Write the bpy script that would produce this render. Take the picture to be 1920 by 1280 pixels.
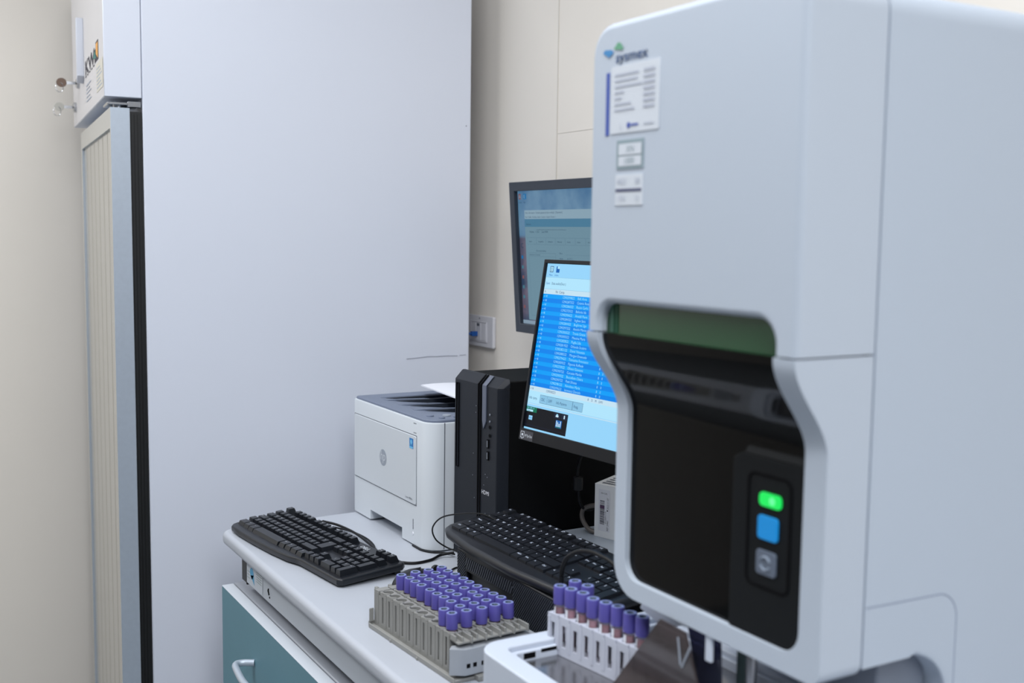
import bpy, bmesh, math, random
from mathutils import Vector, Matrix, Euler
random.seed(7)
for o in list(bpy.data.objects): bpy.data.objects.remove(o, do_unlink=True)
S = bpy.context.scene
COL = S.collection
R = math.radians
PI = math.pi

# ---------------------------------------------------------------- camera
F = 2078.0
def _nz(v): v = Vector(v); return v.normalized()
_L = _nz((-1210, -215, F)); _D = _nz((-270, 21600, F))
_X = -_L; _Z = -((_D - _L * _D.dot(_L)).normalized()); _Y = _Z.cross(_X)
MW = Matrix((_X, _Y, _Z))                                  # camera axes (right, down, forward) -> world
cam_d = bpy.data.cameras.new('camera'); cam = bpy.data.objects.new('camera', cam_d); COL.objects.link(cam)
cr, cd, cf = MW.col[0], MW.col[1], MW.col[2]
rot = Matrix((cr, -cd, -cf)).transposed()
cam.matrix_world = Matrix.Translation((0, 0, 1.49)) @ rot.to_4x4()
cam_d.sensor_width = 36; cam_d.lens = F / 1920 * 36
cam_d.clip_start = .05; cam_d.clip_end = 50
cam_d.dof.use_dof = True; cam_d.dof.focus_distance = 1.93; cam_d.dof.aperture_fstop = 4.5
S.camera = cam

# ---------------------------------------------------------------- world, colour management
w = bpy.data.worlds.new('world'); S.world = w; w.use_nodes = True
w.node_tree.nodes['Background'].inputs[0].default_value = (.90, .93, 1, 1)
w.node_tree.nodes['Background'].inputs[1].default_value = .22
S.view_settings.view_transform = 'Standard'; S.view_settings.look = 'None'
S.view_settings.gamma = 1; S.view_settings.use_curve_mapping = False
S.view_settings.exposure = 0.0

def tag(o, label=None, cat=None, group=None, kind=None):
    if label: o['label'] = label
    if cat: o['category'] = cat
    if group: o['group'] = group
    if kind: o['kind'] = kind
    return o

# ---------------------------------------------------------------- ceiling lamps (light of the room)
LAMPS = [(-1.15, .35, 14), (.42, -.0, 28), (-2.5, -.68, 28), (-1.1, -2.0, 3), (1.7, .05, 24)]
for lx, ly, pw in LAMPS:
    ld = bpy.data.lights.new('ceiling_lamp_light', 'AREA'); ld.shape = 'RECTANGLE'
    ld.size = 1.15; ld.size_y = .55; ld.energy = pw; ld.color = (.96, .98, 1)
    lo = bpy.data.objects.new('ceiling_lamp_light', ld); COL.objects.link(lo); lo.location = (lx, ly, 2.70)

# ---------------------------------------------------------------- materials
def lin(c):
    return tuple((x / 255 / 12.92) if x / 255 <= .04045 else ((x / 255 + .055) / 1.055) ** 2.4 for x in c)
MATS = {}
def mat(name, rgb, rough=.5, metal=0, emit=None, es=1, noise=0, nscale=30, coat=0, bump=0, bscale=200, spec=.5, trans=0, alpha=1):
    m = bpy.data.materials.new(name); m.use_nodes = True
    nt = m.node_tree; b = nt.nodes['Principled BSDF']
    c = lin(rgb)
    b.inputs['Base Color'].default_value = (*c, 1)
    b.inputs['Roughness'].default_value = rough; b.inputs['Metallic'].default_value = metal
    b.inputs['Specular IOR Level'].default_value = spec
    b.inputs['Coat Weight'].default_value = coat; b.inputs['Coat Roughness'].default_value = .05
    b.inputs['Transmission Weight'].default_value = trans; b.inputs['Alpha'].default_value = alpha
    if emit is not None:
        b.inputs['Emission Color'].default_value = (*lin(emit), 1); b.inputs['Emission Strength'].default_value = es
    if noise or bump:
        tc = nt.nodes.new('ShaderNodeTexCoord')
    if noise:
        n = nt.nodes.new('ShaderNodeTexNoise'); n.inputs['Scale'].default_value = nscale; n.inputs['Detail'].default_value = 5
        nt.links.new(tc.outputs['Object'], n.inputs['Vector'])
        mx = nt.nodes.new('ShaderNodeMixRGB'); mx.inputs[1].default_value = (*[x * (1 - noise) for x in c], 1)
        mx.inputs[2].default_value = (*[min(1, x * (1 + noise)) for x in c], 1)
        nt.links.new(n.outputs['Fac'], mx.inputs[0]); nt.links.new(mx.outputs[0], b.inputs['Base Color'])
    if bump:
        n2 = nt.nodes.new('ShaderNodeTexNoise'); n2.inputs['Scale'].default_value = bscale
        nt.links.new(tc.outputs['Object'], n2.inputs['Vector'])
        bp = nt.nodes.new('ShaderNodeBump'); bp.inputs['Strength'].default_value = bump; bp.inputs['Distance'].default_value = .001
        nt.links.new(n2.outputs['Fac'], bp.inputs['Height']); nt.links.new(bp.outputs['Normal'], b.inputs['Normal'])
    MATS[name] = m
    return m
def screen_mat(name, rgb, es=1):
    return mat(name, (2, 2, 3), .4, emit=rgb, es=es, spec=.12)
def smoke(name, rgb, fac, rough=.05, spec=.5):
    """tinted transparent plastic: transparent tint + glossy coat"""
    m = bpy.data.materials.new(name); m.use_nodes = True; nt = m.node_tree; nt.nodes.clear()
    out = nt.nodes.new('ShaderNodeOutputMaterial'); tr = nt.nodes.new('ShaderNodeBsdfTransparent')
    pr = nt.nodes.new('ShaderNodeBsdfPrincipled'); pr.inputs['Base Color'].default_value = (*lin(rgb), 1)
    pr.inputs['Roughness'].default_value = rough; pr.inputs['Specular IOR Level'].default_value = spec; mx = nt.nodes.new('ShaderNodeMixShader')
    c = [max(.02, x) for x in lin(rgb)]; k = max(c)
    tr.inputs[0].default_value = (*[x / k for x in c], 1)
    mx.inputs[0].default_value = fac
    nt.links.new(tr.outputs[0], mx.inputs[1]); nt.links.new(pr.outputs[0], mx.inputs[2]); nt.links.new(mx.outputs[0], out.inputs[0])
    return m

M_wall = mat('cream_wall_paint', (228, 222, 213), .75, noise=.02, nscale=4, bump=.05, bscale=300)
M_ceil = mat('ceiling_white', (225, 226, 228), .9, noise=.02)
M_floor = mat('floor_vinyl', (120, 126, 132), .45, noise=.08, nscale=60)
M_seam = mat('panel_joint', (210, 204, 195), .8)
M_fridge = mat('fridge_enamel', (222, 227, 239), .42, noise=.012, nscale=3)
M_head = mat('fridge_header_panel', (205, 203, 204), .5, noise=.02, nscale=14)
M_alu = mat('brushed_aluminium', (182, 192, 204), .42, .4, noise=.06, nscale=90)
M_black = mat('black_plastic', (20, 22, 26), .42, noise=.05, nscale=80)
M_blackmat = mat('matte_black_steel', (5, 6, 8), .7, noise=.05, nscale=120, bump=.1, spec=.15)
M_gasket = mat('black_rubber_gasket', (9, 11, 13), .55)
M_chrome = mat('chromed_metal', (190, 192, 196), .2, 1)
M_worktop = mat('worktop_laminate', (178, 183, 192), .42, noise=.01, nscale=8)
M_apron = mat('apron_laminate', (176, 182, 190), .5, noise=.03, nscale=10)
M_teal = mat('teal_laminate', (92, 134, 148), .55, noise=.03, nscale=30)
M_edge = mat('white_edge_band', (196, 202, 210), .45)
M_cab = mat('grey_cabinet_panel', (160, 164, 172), .45)
M_prn = mat('printer_white_plastic', (206, 212, 218), .5, bump=.04, bscale=600)
M_prng = mat('printer_slate_plastic', (112, 122, 142), .5, bump=.06, bscale=500)
M_prnd = mat('printer_dark_recess', (38, 43, 52), .5)
M_groove = mat('panel_gap_shadow_grey', (90, 96, 106), .8)
M_silver = mat('silver_logo_print', (150, 158, 170), .4)
M_text = mat('grey_print', (120, 126, 136), .6)
M_blue = mat('blue_print', (20, 118, 190), .5)
M_darkblue = mat('navy_print', (58, 84, 168), .5)
M_paper = mat('white_paper', (236, 238, 246), .7)
M_kbd = mat('keyboard_black', (22, 25, 31), .36, bump=.08, bscale=900)
M_key = mat('key_black', (20, 23, 29), .34, bump=.05, bscale=900)
M_leg = mat('key_legend_white', (222, 228, 236), .5)
M_key2 = mat('flat_key_charcoal', (19, 22, 29), .42, spec=.4, bump=.05, bscale=900)
M_kbd2 = mat('keyboard_charcoal', (18, 21, 28), .36, bump=.05, bscale=900)
M_leg2 = mat('key_legend_ice_blue', (226, 236, 255), .5)
M_case = mat('tower_bezel_black', (27, 31, 39), .5, spec=.3, bump=.15, bscale=1200)
M_accent = mat('grey_accent_strip', (92, 98, 114), .35)
M_cable = mat('black_cable_rubber', (8, 9, 12), .45, spec=.3)
M_blucab = mat('blue_cable_jacket', (20, 84, 160), .45)
M_greycab = mat('grey_cable_jacket', (112, 106, 102), .5)
M_rackg = mat('grey_rack_plastic', (138, 138, 135), .55, noise=.03, nscale=40)
M_rackg2 = mat('light_grey_block_plastic', (156, 161, 168), .5)
M_rackw = mat('white_rack_plastic', (186, 190, 203), .45)
M_hole = mat('dark_hole', (9, 9, 12), .8, spec=.1)
M_cap = mat('purple_tube_cap', (84, 78, 156), .42, bump=.03)
M_captop = mat('lilac_cap_top', (124, 134, 186), .5)
M_capin = mat('grey_cap_centre', (48, 66, 84), .5)
M_glass = smoke('clear_tube_plastic', (205, 196, 204), .2, .08)
M_blood = mat('blood_through_plastic', (126, 70, 72), .3, coat=.3)
M_blood2 = mat('pale_blood_through_plastic', (158, 112, 114), .3, coat=.5)
M_label = mat('tube_label_paper', (226, 228, 236), .6)
M_anal = mat('analyzer_white_plastic', (184, 194, 207), .45, bump=.02, bscale=700)
M_anal2 = mat('analyzer_body_plastic', (181, 192, 206), .5, bump=.02, bscale=700)
M_analseam = mat('analyzer_joint', (138, 148, 168), .7)
M_tray = mat('sampler_white_plastic', (198, 206, 219), .35)
M_steel = mat('stainless_floor', (150, 150, 154), .22, .85, noise=.04, nscale=60)
M_green = mat('dark_green_acrylic', (32, 78, 48), .25, coat=.3)
M_pane = smoke('dark_smoked_window', (4, 4, 5), .93, .06, .16)
M_flap = smoke('brown_smoked_plastic', (66, 60, 60), .80, .12)
M_flap2 = smoke('blue_smoked_plastic', (34, 38, 48), .80, .1)
M_panel = mat('charcoal_control_panel', (16, 19, 22), .6, spec=.18, bump=.1, bscale=900)
M_led = mat('green_status_light', (10, 60, 20), .3, emit=(20, 235, 95), es=1.0)
M_ledhot = mat('green_status_light_core', (10, 60, 20), .3, emit=(110, 255, 165), es=1.0)
M_btnb = mat('blue_start_button', (14, 132, 200), .4, emit=(0, 110, 175), es=.35)
M_btng = mat('grey_mode_button', (96, 106, 122), .45)
M_btnl = mat('mode_symbol_light_grey', (138, 150, 166), .5)
M_plate = mat('socket_plate_white', (214, 214, 220), .4)
M_carton = mat('white_carton', (238, 240, 243), .65, noise=.01)
M_ink = mat('dark_ink', (52, 52, 64), .7)
M_faint = mat('faint_print', (158, 168, 184), .7)
M_riser = mat('pale_grey_riser_laminate', (170, 180, 192), .4)
M_bez = mat('monitor_bezel_slate', (44, 50, 60), .4)
M_bez2 = mat('monitor_bezel_black', (17, 18, 23), .5, spec=.3)
M_orange = mat('orange_print', (226, 160, 66), .5)
M_tealp = mat('teal_print', (10, 112, 104), .5)
M_brass = mat('brown_key_head', (104, 84, 72), .4, .3)
M_clear = mat('pale_key_head', (186, 184, 176), .35)
M_cabsticker = mat('sticker_beige', (206, 202, 190), .6)

# ---------------------------------------------------------------- mesh builder
_tc = {}
def text_geo(s):
    if s not in _tc:
        cu = bpy.data.curves.new('t', 'FONT'); cu.body = s; cu.size = 1; cu.resolution_u = 2
        ob = bpy.data.objects.new('t', cu); COL.objects.link(ob)
        me = ob.to_mesh()
        _tc[s] = ([v.co.copy() for v in me.vertices], [tuple(p.vertices) for p in me.polygons])
        ob.to_mesh_clear(); bpy.data.objects.remove(ob); bpy.data.curves.remove(cu)
    return _tc[s]
def rrect(x0, y0, x1, y1, r, n=5):
    if not hasattr(r, '__len__'): r = (r,) * 4         # bl, br, tr, tl
    pts = []
    for (cx, cy, a0, q) in ((x0, y0, 180, r[0]), (x1, y0, 270, r[1]), (x1, y1, 0, r[2]), (x0, y1, 90, r[3])):
        sx = 1 if cx == x0 else -1; sy = 1 if cy == y0 else -1
        if q <= 0: pts.append((cx, cy)); continue
        for k in range(n + 1):
            a = R(a0 + 90 * k / n); pts.append((cx + sx * q + q * math.cos(a), cy + sy * q + q * math.sin(a)))
    return pts
def catmull(P, n=8):
    P = [Vector(p) for p in P]; out = []
    Q = [P[0] * 2 - P[1]] + P + [P[-1] * 2 - P[-2]]
    for i in range(1, len(Q) - 2):
        a, b, c, d = Q[i - 1:i + 3]
        for k in range(n):
            t = k / n
            out.append(.5 * ((2 * b) + (c - a) * t + (2 * a - 5 * b + 4 * c - d) * t * t + (3 * b - a - 3 * c + d) * t ** 3))
    return out + [P[-1]]
FRONT = Matrix(((1, 0, 0, 0), (0, 0, -1, 0), (0, 1, 0, 0), (0, 0, 0, 1)))     # text/2D facing -Y: x->X, y->Z
SIDEX = Matrix(((0, 0, 1, 0), (1, 0, 0, 0), (0, 1, 0, 0), (0, 0, 0, 1)))      # 2D facing +X: x->Y, y->Z
def T(x, y, z): return Matrix.Translation((x, y, z))
class MB:
    def __init__(s): s.v = []; s.f = []; s.m = []
    def add(s, vs, fs, m=0, M=None):
        n = len(s.v)
        for p in vs:
            p = Vector(p)
            s.v.append(M @ p if M else p)
        for f in fs: s.f.append(tuple(i + n for i in f)); s.m.append(m)
        return s
    def box(s, x0, x1, y0, y1, z0, z1, m=0, M=None):
        vs = [(x, y, z) for z in (z0, z1) for y in (y0, y1) for x in (x0, x1)]
        return s.add(vs, [(0, 2, 3, 1), (4, 5, 7, 6), (0, 1, 5, 4), (2, 6, 7, 3), (0, 4, 6, 2), (1, 3, 7, 5)], m, M)
    def frustum(s, x0, x1, y0, y1, z0, z1, ix, iy0, iy1, m=0, M=None):
        vs = [(x0, y0, z0), (x1, y0, z0), (x1, y1, z0), (x0, y1, z0),
              (x0 + ix, y0 + iy0, z1), (x1 - ix, y0 + iy0, z1), (x1 - ix, y1 - iy1, z1), (x0 + ix, y1 - iy1, z1)]
        return s.add(vs, [(3, 2, 1, 0), (4, 5, 6, 7), (0, 1, 5, 4), (1, 2, 6, 5), (2, 3, 7, 6), (3, 0, 4, 7)], m, M)
    def prism(s, poly, a, b, axis='z', m=0, M=None):
        """poly CCW in the plane: z:(x,y)  y:(x,z)  x:(y,z)"""
        f = {'z': lambda p, h: (p[0], p[1], h), 'y': lambda p, h: (p[0], h, p[1]), 'x': lambda p, h: (h, p[0], p[1])}[axis]
        n = len(poly); vs = [f(p, a) for p in poly] + [f(p, b) for p in poly]
        fs = [tuple(range(n)), tuple(range(2 * n - 1, n - 1, -1))] + [(i, n + i, n + (i + 1) % n, (i + 1) % n) for i in range(n)]
        return s.add(vs, fs, m, M)
    def ring(s, outer, inner, a, b, m=0, M=None):
        n = len(outer); vs = [(*p, a) for p in outer] + [(*p, a) for p in inner] + [(*p, b) for p in outer] + [(*p, b) for p in inner]
        fs = []
        for i in range(n):
            j = (i + 1) % n
            fs += [(i, n + i, n + j, j), (2 * n + i, 2 * n + j, 3 * n + j, 3 * n + i), (i, j, 2 * n + j, 2 * n + i), (n + j, n + i, 3 * n + i, 3 * n + j)]
        return s.add(vs, fs, m, M)
    def lathe(s, prof, n=20, m=0, M=None, cap0=True, cap1=True):
        vs = []
        for r, z in prof:
            for k in range(n): vs.append((r * math.cos(2 * PI * k / n), r * math.sin(2 * PI * k / n), z))
        fs = [(i * n + k, i * n + (k + 1) % n, (i + 1) * n + (k + 1) % n, (i + 1) * n + k) for i in range(len(prof) - 1) for k in range(n)]
        if cap0: fs.append(tuple(range(n - 1, -1, -1)))
        if cap1: fs.append(tuple(range((len(prof) - 1) * n, len(prof) * n)))
        return s.add(vs, fs, m, M)
    def tube(s, path, r, n=10, m=0, M=None, sub=8):
        P = catmull(path, sub) if sub else [Vector(p) for p in path]
        vs = []; up = Vector((0, 0, 1))
        for i, p in enumerate(P):
            t = (P[min(i + 1, len(P) - 1)] - P[max(i - 1, 0)]).normalized()
            a = t.cross(up)
            if a.length < .05: a = t.cross(Vector((0, 1, 0)))
            a.normalize(); b = a.cross(t)
            for k in range(n):
                q = 2 * PI * k / n; vs.append(p + a * (r * math.cos(q)) + b * (r * math.sin(q)))
        fs = [(i * n + k, i * n + (k + 1) % n, (i + 1) * n + (k + 1) % n, (i + 1) * n + k) for i in range(len(P) - 1) for k in range(n)]
        fs += [tuple(range(n - 1, -1, -1)), tuple(range((len(P) - 1) * n, len(P) * n))]
        return s.add(vs, fs, m, M)
    def text(s, txt, size, M, m=0, sx=1):
        v, f = text_geo(txt)
        return s.add([(p.x * size * sx, p.y * size, 0) for p in v], f, m, M)
    def quad(s, x0, y0, x1, y1, M, m=0, z=0):
        return s.add([(x0, y0, z), (x1, y0, z), (x1, y1, z), (x0, y1, z)], [(0, 1, 2, 3)], m, M)
    def build(s, name, mats, parent=None, bevels=(), sharp=40, smooth=True, slices=None, disp=None, fix=True):
        me = bpy.data.meshes.new(name); bm = bmesh.new()
        bv = [bm.verts.new(p) for p in s.v]
        for f, mi in zip(s.f, s.m):
            try: fc = bm.faces.new([bv[i] for i in f]); fc.material_index = mi
            except ValueError: pass
        if fix and len(bm.faces) < 30000: bmesh.ops.recalc_face_normals(bm, faces=bm.faces)
        if slices:
            bmesh.ops.triangulate(bm, faces=[f for f in bm.faces if len(f.verts) > 4])
            for co, no in slices:
                bmesh.ops.bisect_plane(bm, geom=bm.verts[:] + bm.edges[:] + bm.faces[:], plane_co=co, plane_no=no, dist=1e-6)
        if disp:
            for v in bm.verts: v.co = Vector(disp(v.co))
        for off, seg, fn in bevels:
            es = [e for e in bm.edges if len(e.link_faces) == 2 and e.calc_face_angle(0) > R(38) and (fn is None or fn((e.verts[0].co + e.verts[1].co) / 2, e))]
            if es: bmesh.ops.bevel(bm, geom=es, offset=off, segments=seg, profile=.5, affect='EDGES', clamp_overlap=True)
        bm.to_mesh(me); bm.free()
        for x in (mats if isinstance(mats, (list, tuple)) else [mats]): me.materials.append(x)
        if smooth:
            for p in me.polygons: p.use_smooth = True
            me.set_sharp_from_angle(angle=R(sharp))
        o = bpy.data.objects.new(name, me); COL.objects.link(o)
        if parent: o.parent = parent
        if bevels and smooth and name != 'key':
            wn = o.modifiers.new('weighted_normal', 'WEIGHTED_NORMAL'); wn.keep_sharp = True; wn.weight = 90
        return o
def B1(off, seg=2): return [(off, seg, None)]
def thing(name, label, cat, loc=(0, 0, 0), rotz=0, group=None, rx=0):
    o = bpy.data.objects.new(name, None); COL.objects.link(o); o.empty_display_size = .05
    o.location = loc; o.rotation_euler = (R(rx), 0, R(rotz))
    return tag(o, label, cat, group)
def copy_tree(o, parent=None):
    c = o.copy(); COL.objects.link(c)
    if parent: c.parent = parent
    for ch in o.children: copy_tree(ch, c)
    return c
def apply_cut(o, cutmb):
    """carve a recess out of o with the closed mesh cutmb"""
    c = cutmb.build('cutter', [M_hole], smooth=False)
    o.modifiers.clear()
    md = o.modifiers.new('cut', 'BOOLEAN'); md.operation = 'DIFFERENCE'; md.object = c; md.solver = 'EXACT'
    c.parent = o.parent
    dg = bpy.context.evaluated_depsgraph_get(); dg.update()
    me = bpy.data.meshes.new_from_object(o.evaluated_get(dg)); o.modifiers.clear(); o.data = me
    bpy.data.objects.remove(c)
    me.set_sharp_from_angle(angle=R(40))
    return o

# ================================================================ SETTING
YB = 1.33; XL = -3.36
M_lab2 = mat('analyzer_label_white', (208, 214, 222), .6)
M_lab2ink = mat('analyzer_label_print', (182, 188, 202), .7)
def struct(name, mb, m, **k): return tag(mb.build(name, m, **k), kind='structure')
struct('floor', MB().box(XL - .1, 2.4, -3.6, YB + .1, -.05, 0), M_floor)
struct('ceiling', MB().box(XL - .1, 2.4, -3.6, YB + .1, 2.75, 2.8), M_ceil)
struct('wall_back', MB().box(XL - .1, 2.4, YB, YB + .1, 0, 2.75), M_wall)
struct('wall_left', MB().box(XL - .1, XL, -3.6, YB, 0, 2.75), M_wall)
struct('trim_1', MB().box(-2.1035, -2.1005, YB - .0015, YB, 0, 2.75), M_seam)
struct('trim_2', MB().box(-2.1005, 2.4, YB - .0006, YB, 1.7135, 1.7148), M_seam)
M_lampd = mat('lamp_diffuser', (240, 242, 245), .5, emit=(245, 248, 255), es=2.5)
for i, (lx, ly, pw) in enumerate(LAMPS):
    o = struct('trim_%d' % (i + 3), MB().box(lx - .6, lx + .6, ly - .3, ly + .3, 2.725, 2.75), M_ceil)
    MB().box(lx - .575, lx + .575, ly - .275, ly + .275, 2.718, 2.725).build('light_diffuser', M_lampd, o)

# ================================================================ REFRIGERATOR
fr = thing('refrigerator', 'tall pale blue-white laboratory refrigerator with glass door standing left of the worktop', 'refrigerator', (-2.422, .432, 0), -4.5)
W = .80
MB().box(-W, 0, .0745, .82, .06, 2.14).build('cabinet', M_fridge, fr, B1(.0025, 1))
MB().box(-W + .03, -.03, .10, .80, 0, .06).build('plinth', M_black, fr)
hd = MB().box(-W, 0, 0, .0737, 1.763, 2.14).build('header_panel', [M_fridge, M_head], fr, B1(.0015, 1))
for p in hd.data.polygons:
    if p.normal.y < -.9: p.material_index = 1
M_doorfront = mat('cream_door_frame', (186, 184, 178), .4)
dr = MB().ring(rrect(-.735, .10, -.001, 1.742, .002, 1), rrect(-.70, .15, -.014, 1.70, .002, 1), 0, .038, 0, T(0, .011 + .038, 0) @ FRONT).build('door', [M_alu, M_doorfront], fr)
for p in dr.data.polygons:
    if p.normal.y < -.9: p.material_index = 1
dr['label'] = 'brushed aluminium framed glass door of the refrigerator'
M_doorglass = mat('pale_door_glass', (178, 175, 166), .22, noise=.02, nscale=3, coat=.4)
g = MB()
g.box(-.70, -.014, .016, .030, .15, 1.70)
g.build('glass_pane', M_doorglass, dr)
g = MB()
for k in range(6): g.box(-.62 + k * .1, -.617 + k * .1, .0155, .0165, .15, 1.70)
g.build('reflection_stripe', mat('painted_blind_reflection', (176, 172, 160), .3), dr)  # reflection of blinds in the glass, painted as thin stripes
g = MB()
g.box(-.725, -.004, .049, .0735, .11, 1.735)
for k in range(3): g.box(-.0045, -.0015, .052 + k * .0065, .0555 + k * .0065, .11, 1.73)
g.build('door_gasket', M_gasket, fr)
g = MB(); g.box(-.09, -.006, .006, .07, 1.748, 1.7535); g.lathe([(.011, 0), (.011, .007), (.007, .009)], 16, 0, T(-.03, .03, 1.7415)); g.box(-.012, -.002, .045, .072, 1.744, 1.756)
g.build('hinge', M_chrome, fr, B1(.001, 1))
g = MB(); g.prism([(-.475, 1.842), (-.455, 1.858), (-.455, 1.995), (-.475, 1.995)], -.016, 0, 'y'); g.prism([(-.485, 1.85), (-.475, 1.842), (-.475, 1.992), (-.485, 1.992)], -.008, 0, 'y', 1)
g.build('handle', [mat('satin_pale_metal', (206, 210, 220), .45, .2), M_silver], fr, B1(.001, 1))
# header graphics
g = MB(); y = -.0006; FM = T(0, y, 0) @ FRONT
g.quad(-.155, 1.852, -.10, 1.893, FM, 0); g.quad(-.185, 1.852, -.155, 1.880, FM, 0)
g.add([(-.15, 1.868, .0002), (-.108, 1.855, .0002), (-.104, 1.889, .0002), (-.15, 1.889, .0002)], [(0, 1, 2, 3)], 1, FM)
g.add([(-.215, 1.866, .0003), (-.150, 1.859, .0003), (-.170, 1.880, .0003)], [(0, 1, 2)], 2, FM)
g.text('KW', .046, T(-.425, y, 1.853) @ FRONT, 0, 3.0); g.text('KW', .046, T(-.418, y - .0001, 1.855) @ FRONT, 0, 3.0)
for k in range(5): g.quad(-.42 + k * .05, 1.8485, -.39 + k * .05, 1.8515, FM, 0)
g.build('emblem', [M_ink, M_orange, M_tealp], fr, smooth=False, fix=False)
g = MB(); g.quad(-.15, 1.785, -.012, 1.845, FM, 0)
for k in range(6): g.quad(-.14, 1.792 + k * .008, -.03 - (k % 3) * .02, 1.7945 + k * .008, FM, 1, .0002)
g.build('sticker', [M_cabsticker, M_faint], fr, smooth=False, fix=False)
g = MB()
for k in range(5): g.quad(-.40, 1.79 + k * .009, -.28 - (k % 2) * .03, 1.7925 + k * .009, FM, 0, .0002)
g.build('printed_text', [M_faint], fr, smooth=False, fix=False)
for a, zz in ((-.60, 1.857), (-.71, 1.808)):
    MB().lathe([(.013, 0), (.013, .006), (.009, .009), (.004, .0095)], 18, 0, T(a, 0, zz) @ FRONT).build('lock', M_chrome, fr)
# handling marks on the side
g = MB(); SX = T(.0004, 0, 0) @ SIDEX
g.tube([(.0004, .66, 1.196), (.0004, .69, 1.1975), (.0004, .715, 1.1995), (.0004, .735, 1.199), (.0004, .76, 1.1995), (.0004, .79, 1.1985)], .0009, 5)
M_scuff = mat('scuff_grey', (150, 154, 168), .7)
g.build('scratch', M_scuff, fr)
MB().tube([(.0004, .795, 1.2), (.0004, .812, 1.2005)], .0008, 5, sub=3).build('scratch', M_scuff, fr)
MB().lathe([(.0018, 0), (.001, .0003)], 8, 0, T(0, .808, 1.745) @ SIDEX).build('dent_mark', M_scuff, fr)
def key_thing(label, a, zz, hm):
    Mr = fr_M @ T(a, -.009, zz)
    t = thing('key', label, 'key'); t.matrix_world = Mr
    MB().box(-.0012, .0012, -.022, 0, -.0035, .0035).build('key_blade', M_chrome, t)
    hb = MB(); n = 14
    o_ = [(-.033 + .0125 * math.cos(2 * PI * k / n), .0115 * math.sin(2 * PI * k / n)) for k in range(n)]
    hb.prism(o_, -.0016, .0016, 'x'); hb.build('key_head', hm, t, B1(.0006, 1))
    ring = [(0.0 + .002 * math.sin(q * 2), -.038 + .009 * math.cos(q), -.012 + .012 * math.sin(q)) for q in [2 * PI * k / 16 for k in range(17)]]
    MB().tube(ring, .0008, 6, sub=2).build('key_ring', M_chrome, t)
fr_M = T(*fr.location) @ Matrix.Rotation(R(-4.5), 4, 'Z')
key_thing('brown-headed key with a small ring in the upper refrigerator lock', -.60, 1.857, M_brass)
key_thing('pale clear-headed key with a ring in the lower refrigerator lock', -.71, 1.808, M_clear)

# ================================================================ WORKBENCH
wb = thing('workbench', 'long white laminate workbench with rounded edge carrying the computers and racks', 'table', (-1.0, .95, 0))
wb_i = T(1.0, -.95, 0)
poly = rrect(-2.155, .586, .35, 1.325, (.022, .01, 0, 0), 6)
poly = [(x - (y - .586) * .055 if x < -2 else x, y) for x, y in poly]
g = MB(); g.prism(poly, .873, .90, 'z', 0, wb_i)
g.build('worktop', M_worktop, wb, [(.011, 4, lambda c, e: abs(e.verts[0].co.z - e.verts[1].co.z) < 1e-4)])
g = MB(); g.box(-2.027, .33, .600, .62, .826, .873, 0, wb_i)
g.build('apron', M_apron, wb, B1(.0015, 1))
g = MB(); g.box(-2.063, -2.0275, .602, .64, .822, .8725, 0, wb_i); g.box(-2.0275, -2.024, .5995, .612, .822, .8725, 0, wb_i)
g.build('end_bracket', M_black, wb, B1(.001, 1))
ap = T(0, .5994, 0) @ FRONT
g = MB(); g.quad(-2.022, .829, -1.925, .868, wb_i @ ap, 0)
drop = [(-1.990 + .012 * math.cos(q) * (1 if math.sin(q) > -.2 else .75), .853 + .011 * math.sin(q), .0002) for q in [2 * PI * k / 16 for k in range(16)]]
g.add(drop, [tuple(range(16))], 1, wb_i @ ap)
g.add([(-1.998, .848, .0002), (-1.974, .834, .0002), (-1.978, .853, .0002)], [(0, 1, 2)], 1, wb_i @ ap)
for k in range(5): g.quad(-1.962, .846 + k * .0045, -1.930, .8472 + k * .0045, wb_i @ ap, 2, .0002)
for k in range(3): g.quad(-2.018, .840 + k * .006, -2.003, .8412 + k * .006, wb_i @ ap, 2, .0002)
g.build('sticker', [mat('pale_sticker', (186, 192, 200), .5), mat('sticker_blue', (70, 150, 190), .5), mat('sticker_green_grey', (120, 136, 130), .6)], wb, smooth=False, fix=False)
g = MB(); g.tube([(-1.890, .5990, .853), (-1.892, .5990, .849), (-1.8885, .5990, .845), (-1.887, .5990, .842)], .0011, 6, 0, wb_i); g.lathe([(.0022, 0), (.0016, .0008)], 10, 0, wb_i @ T(-1.8855, .6, .838) @ FRONT)
g.build('key_slot', M_hole, wb)
for x in (-1.30, -.35, .28):
    for yy in (.66, 1.28): MB().box(x - .02, x + .02, yy - .02, yy + .02, 0, .873, 0, wb_i).build('leg', M_alu, wb, B1(.003, 1))

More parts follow.
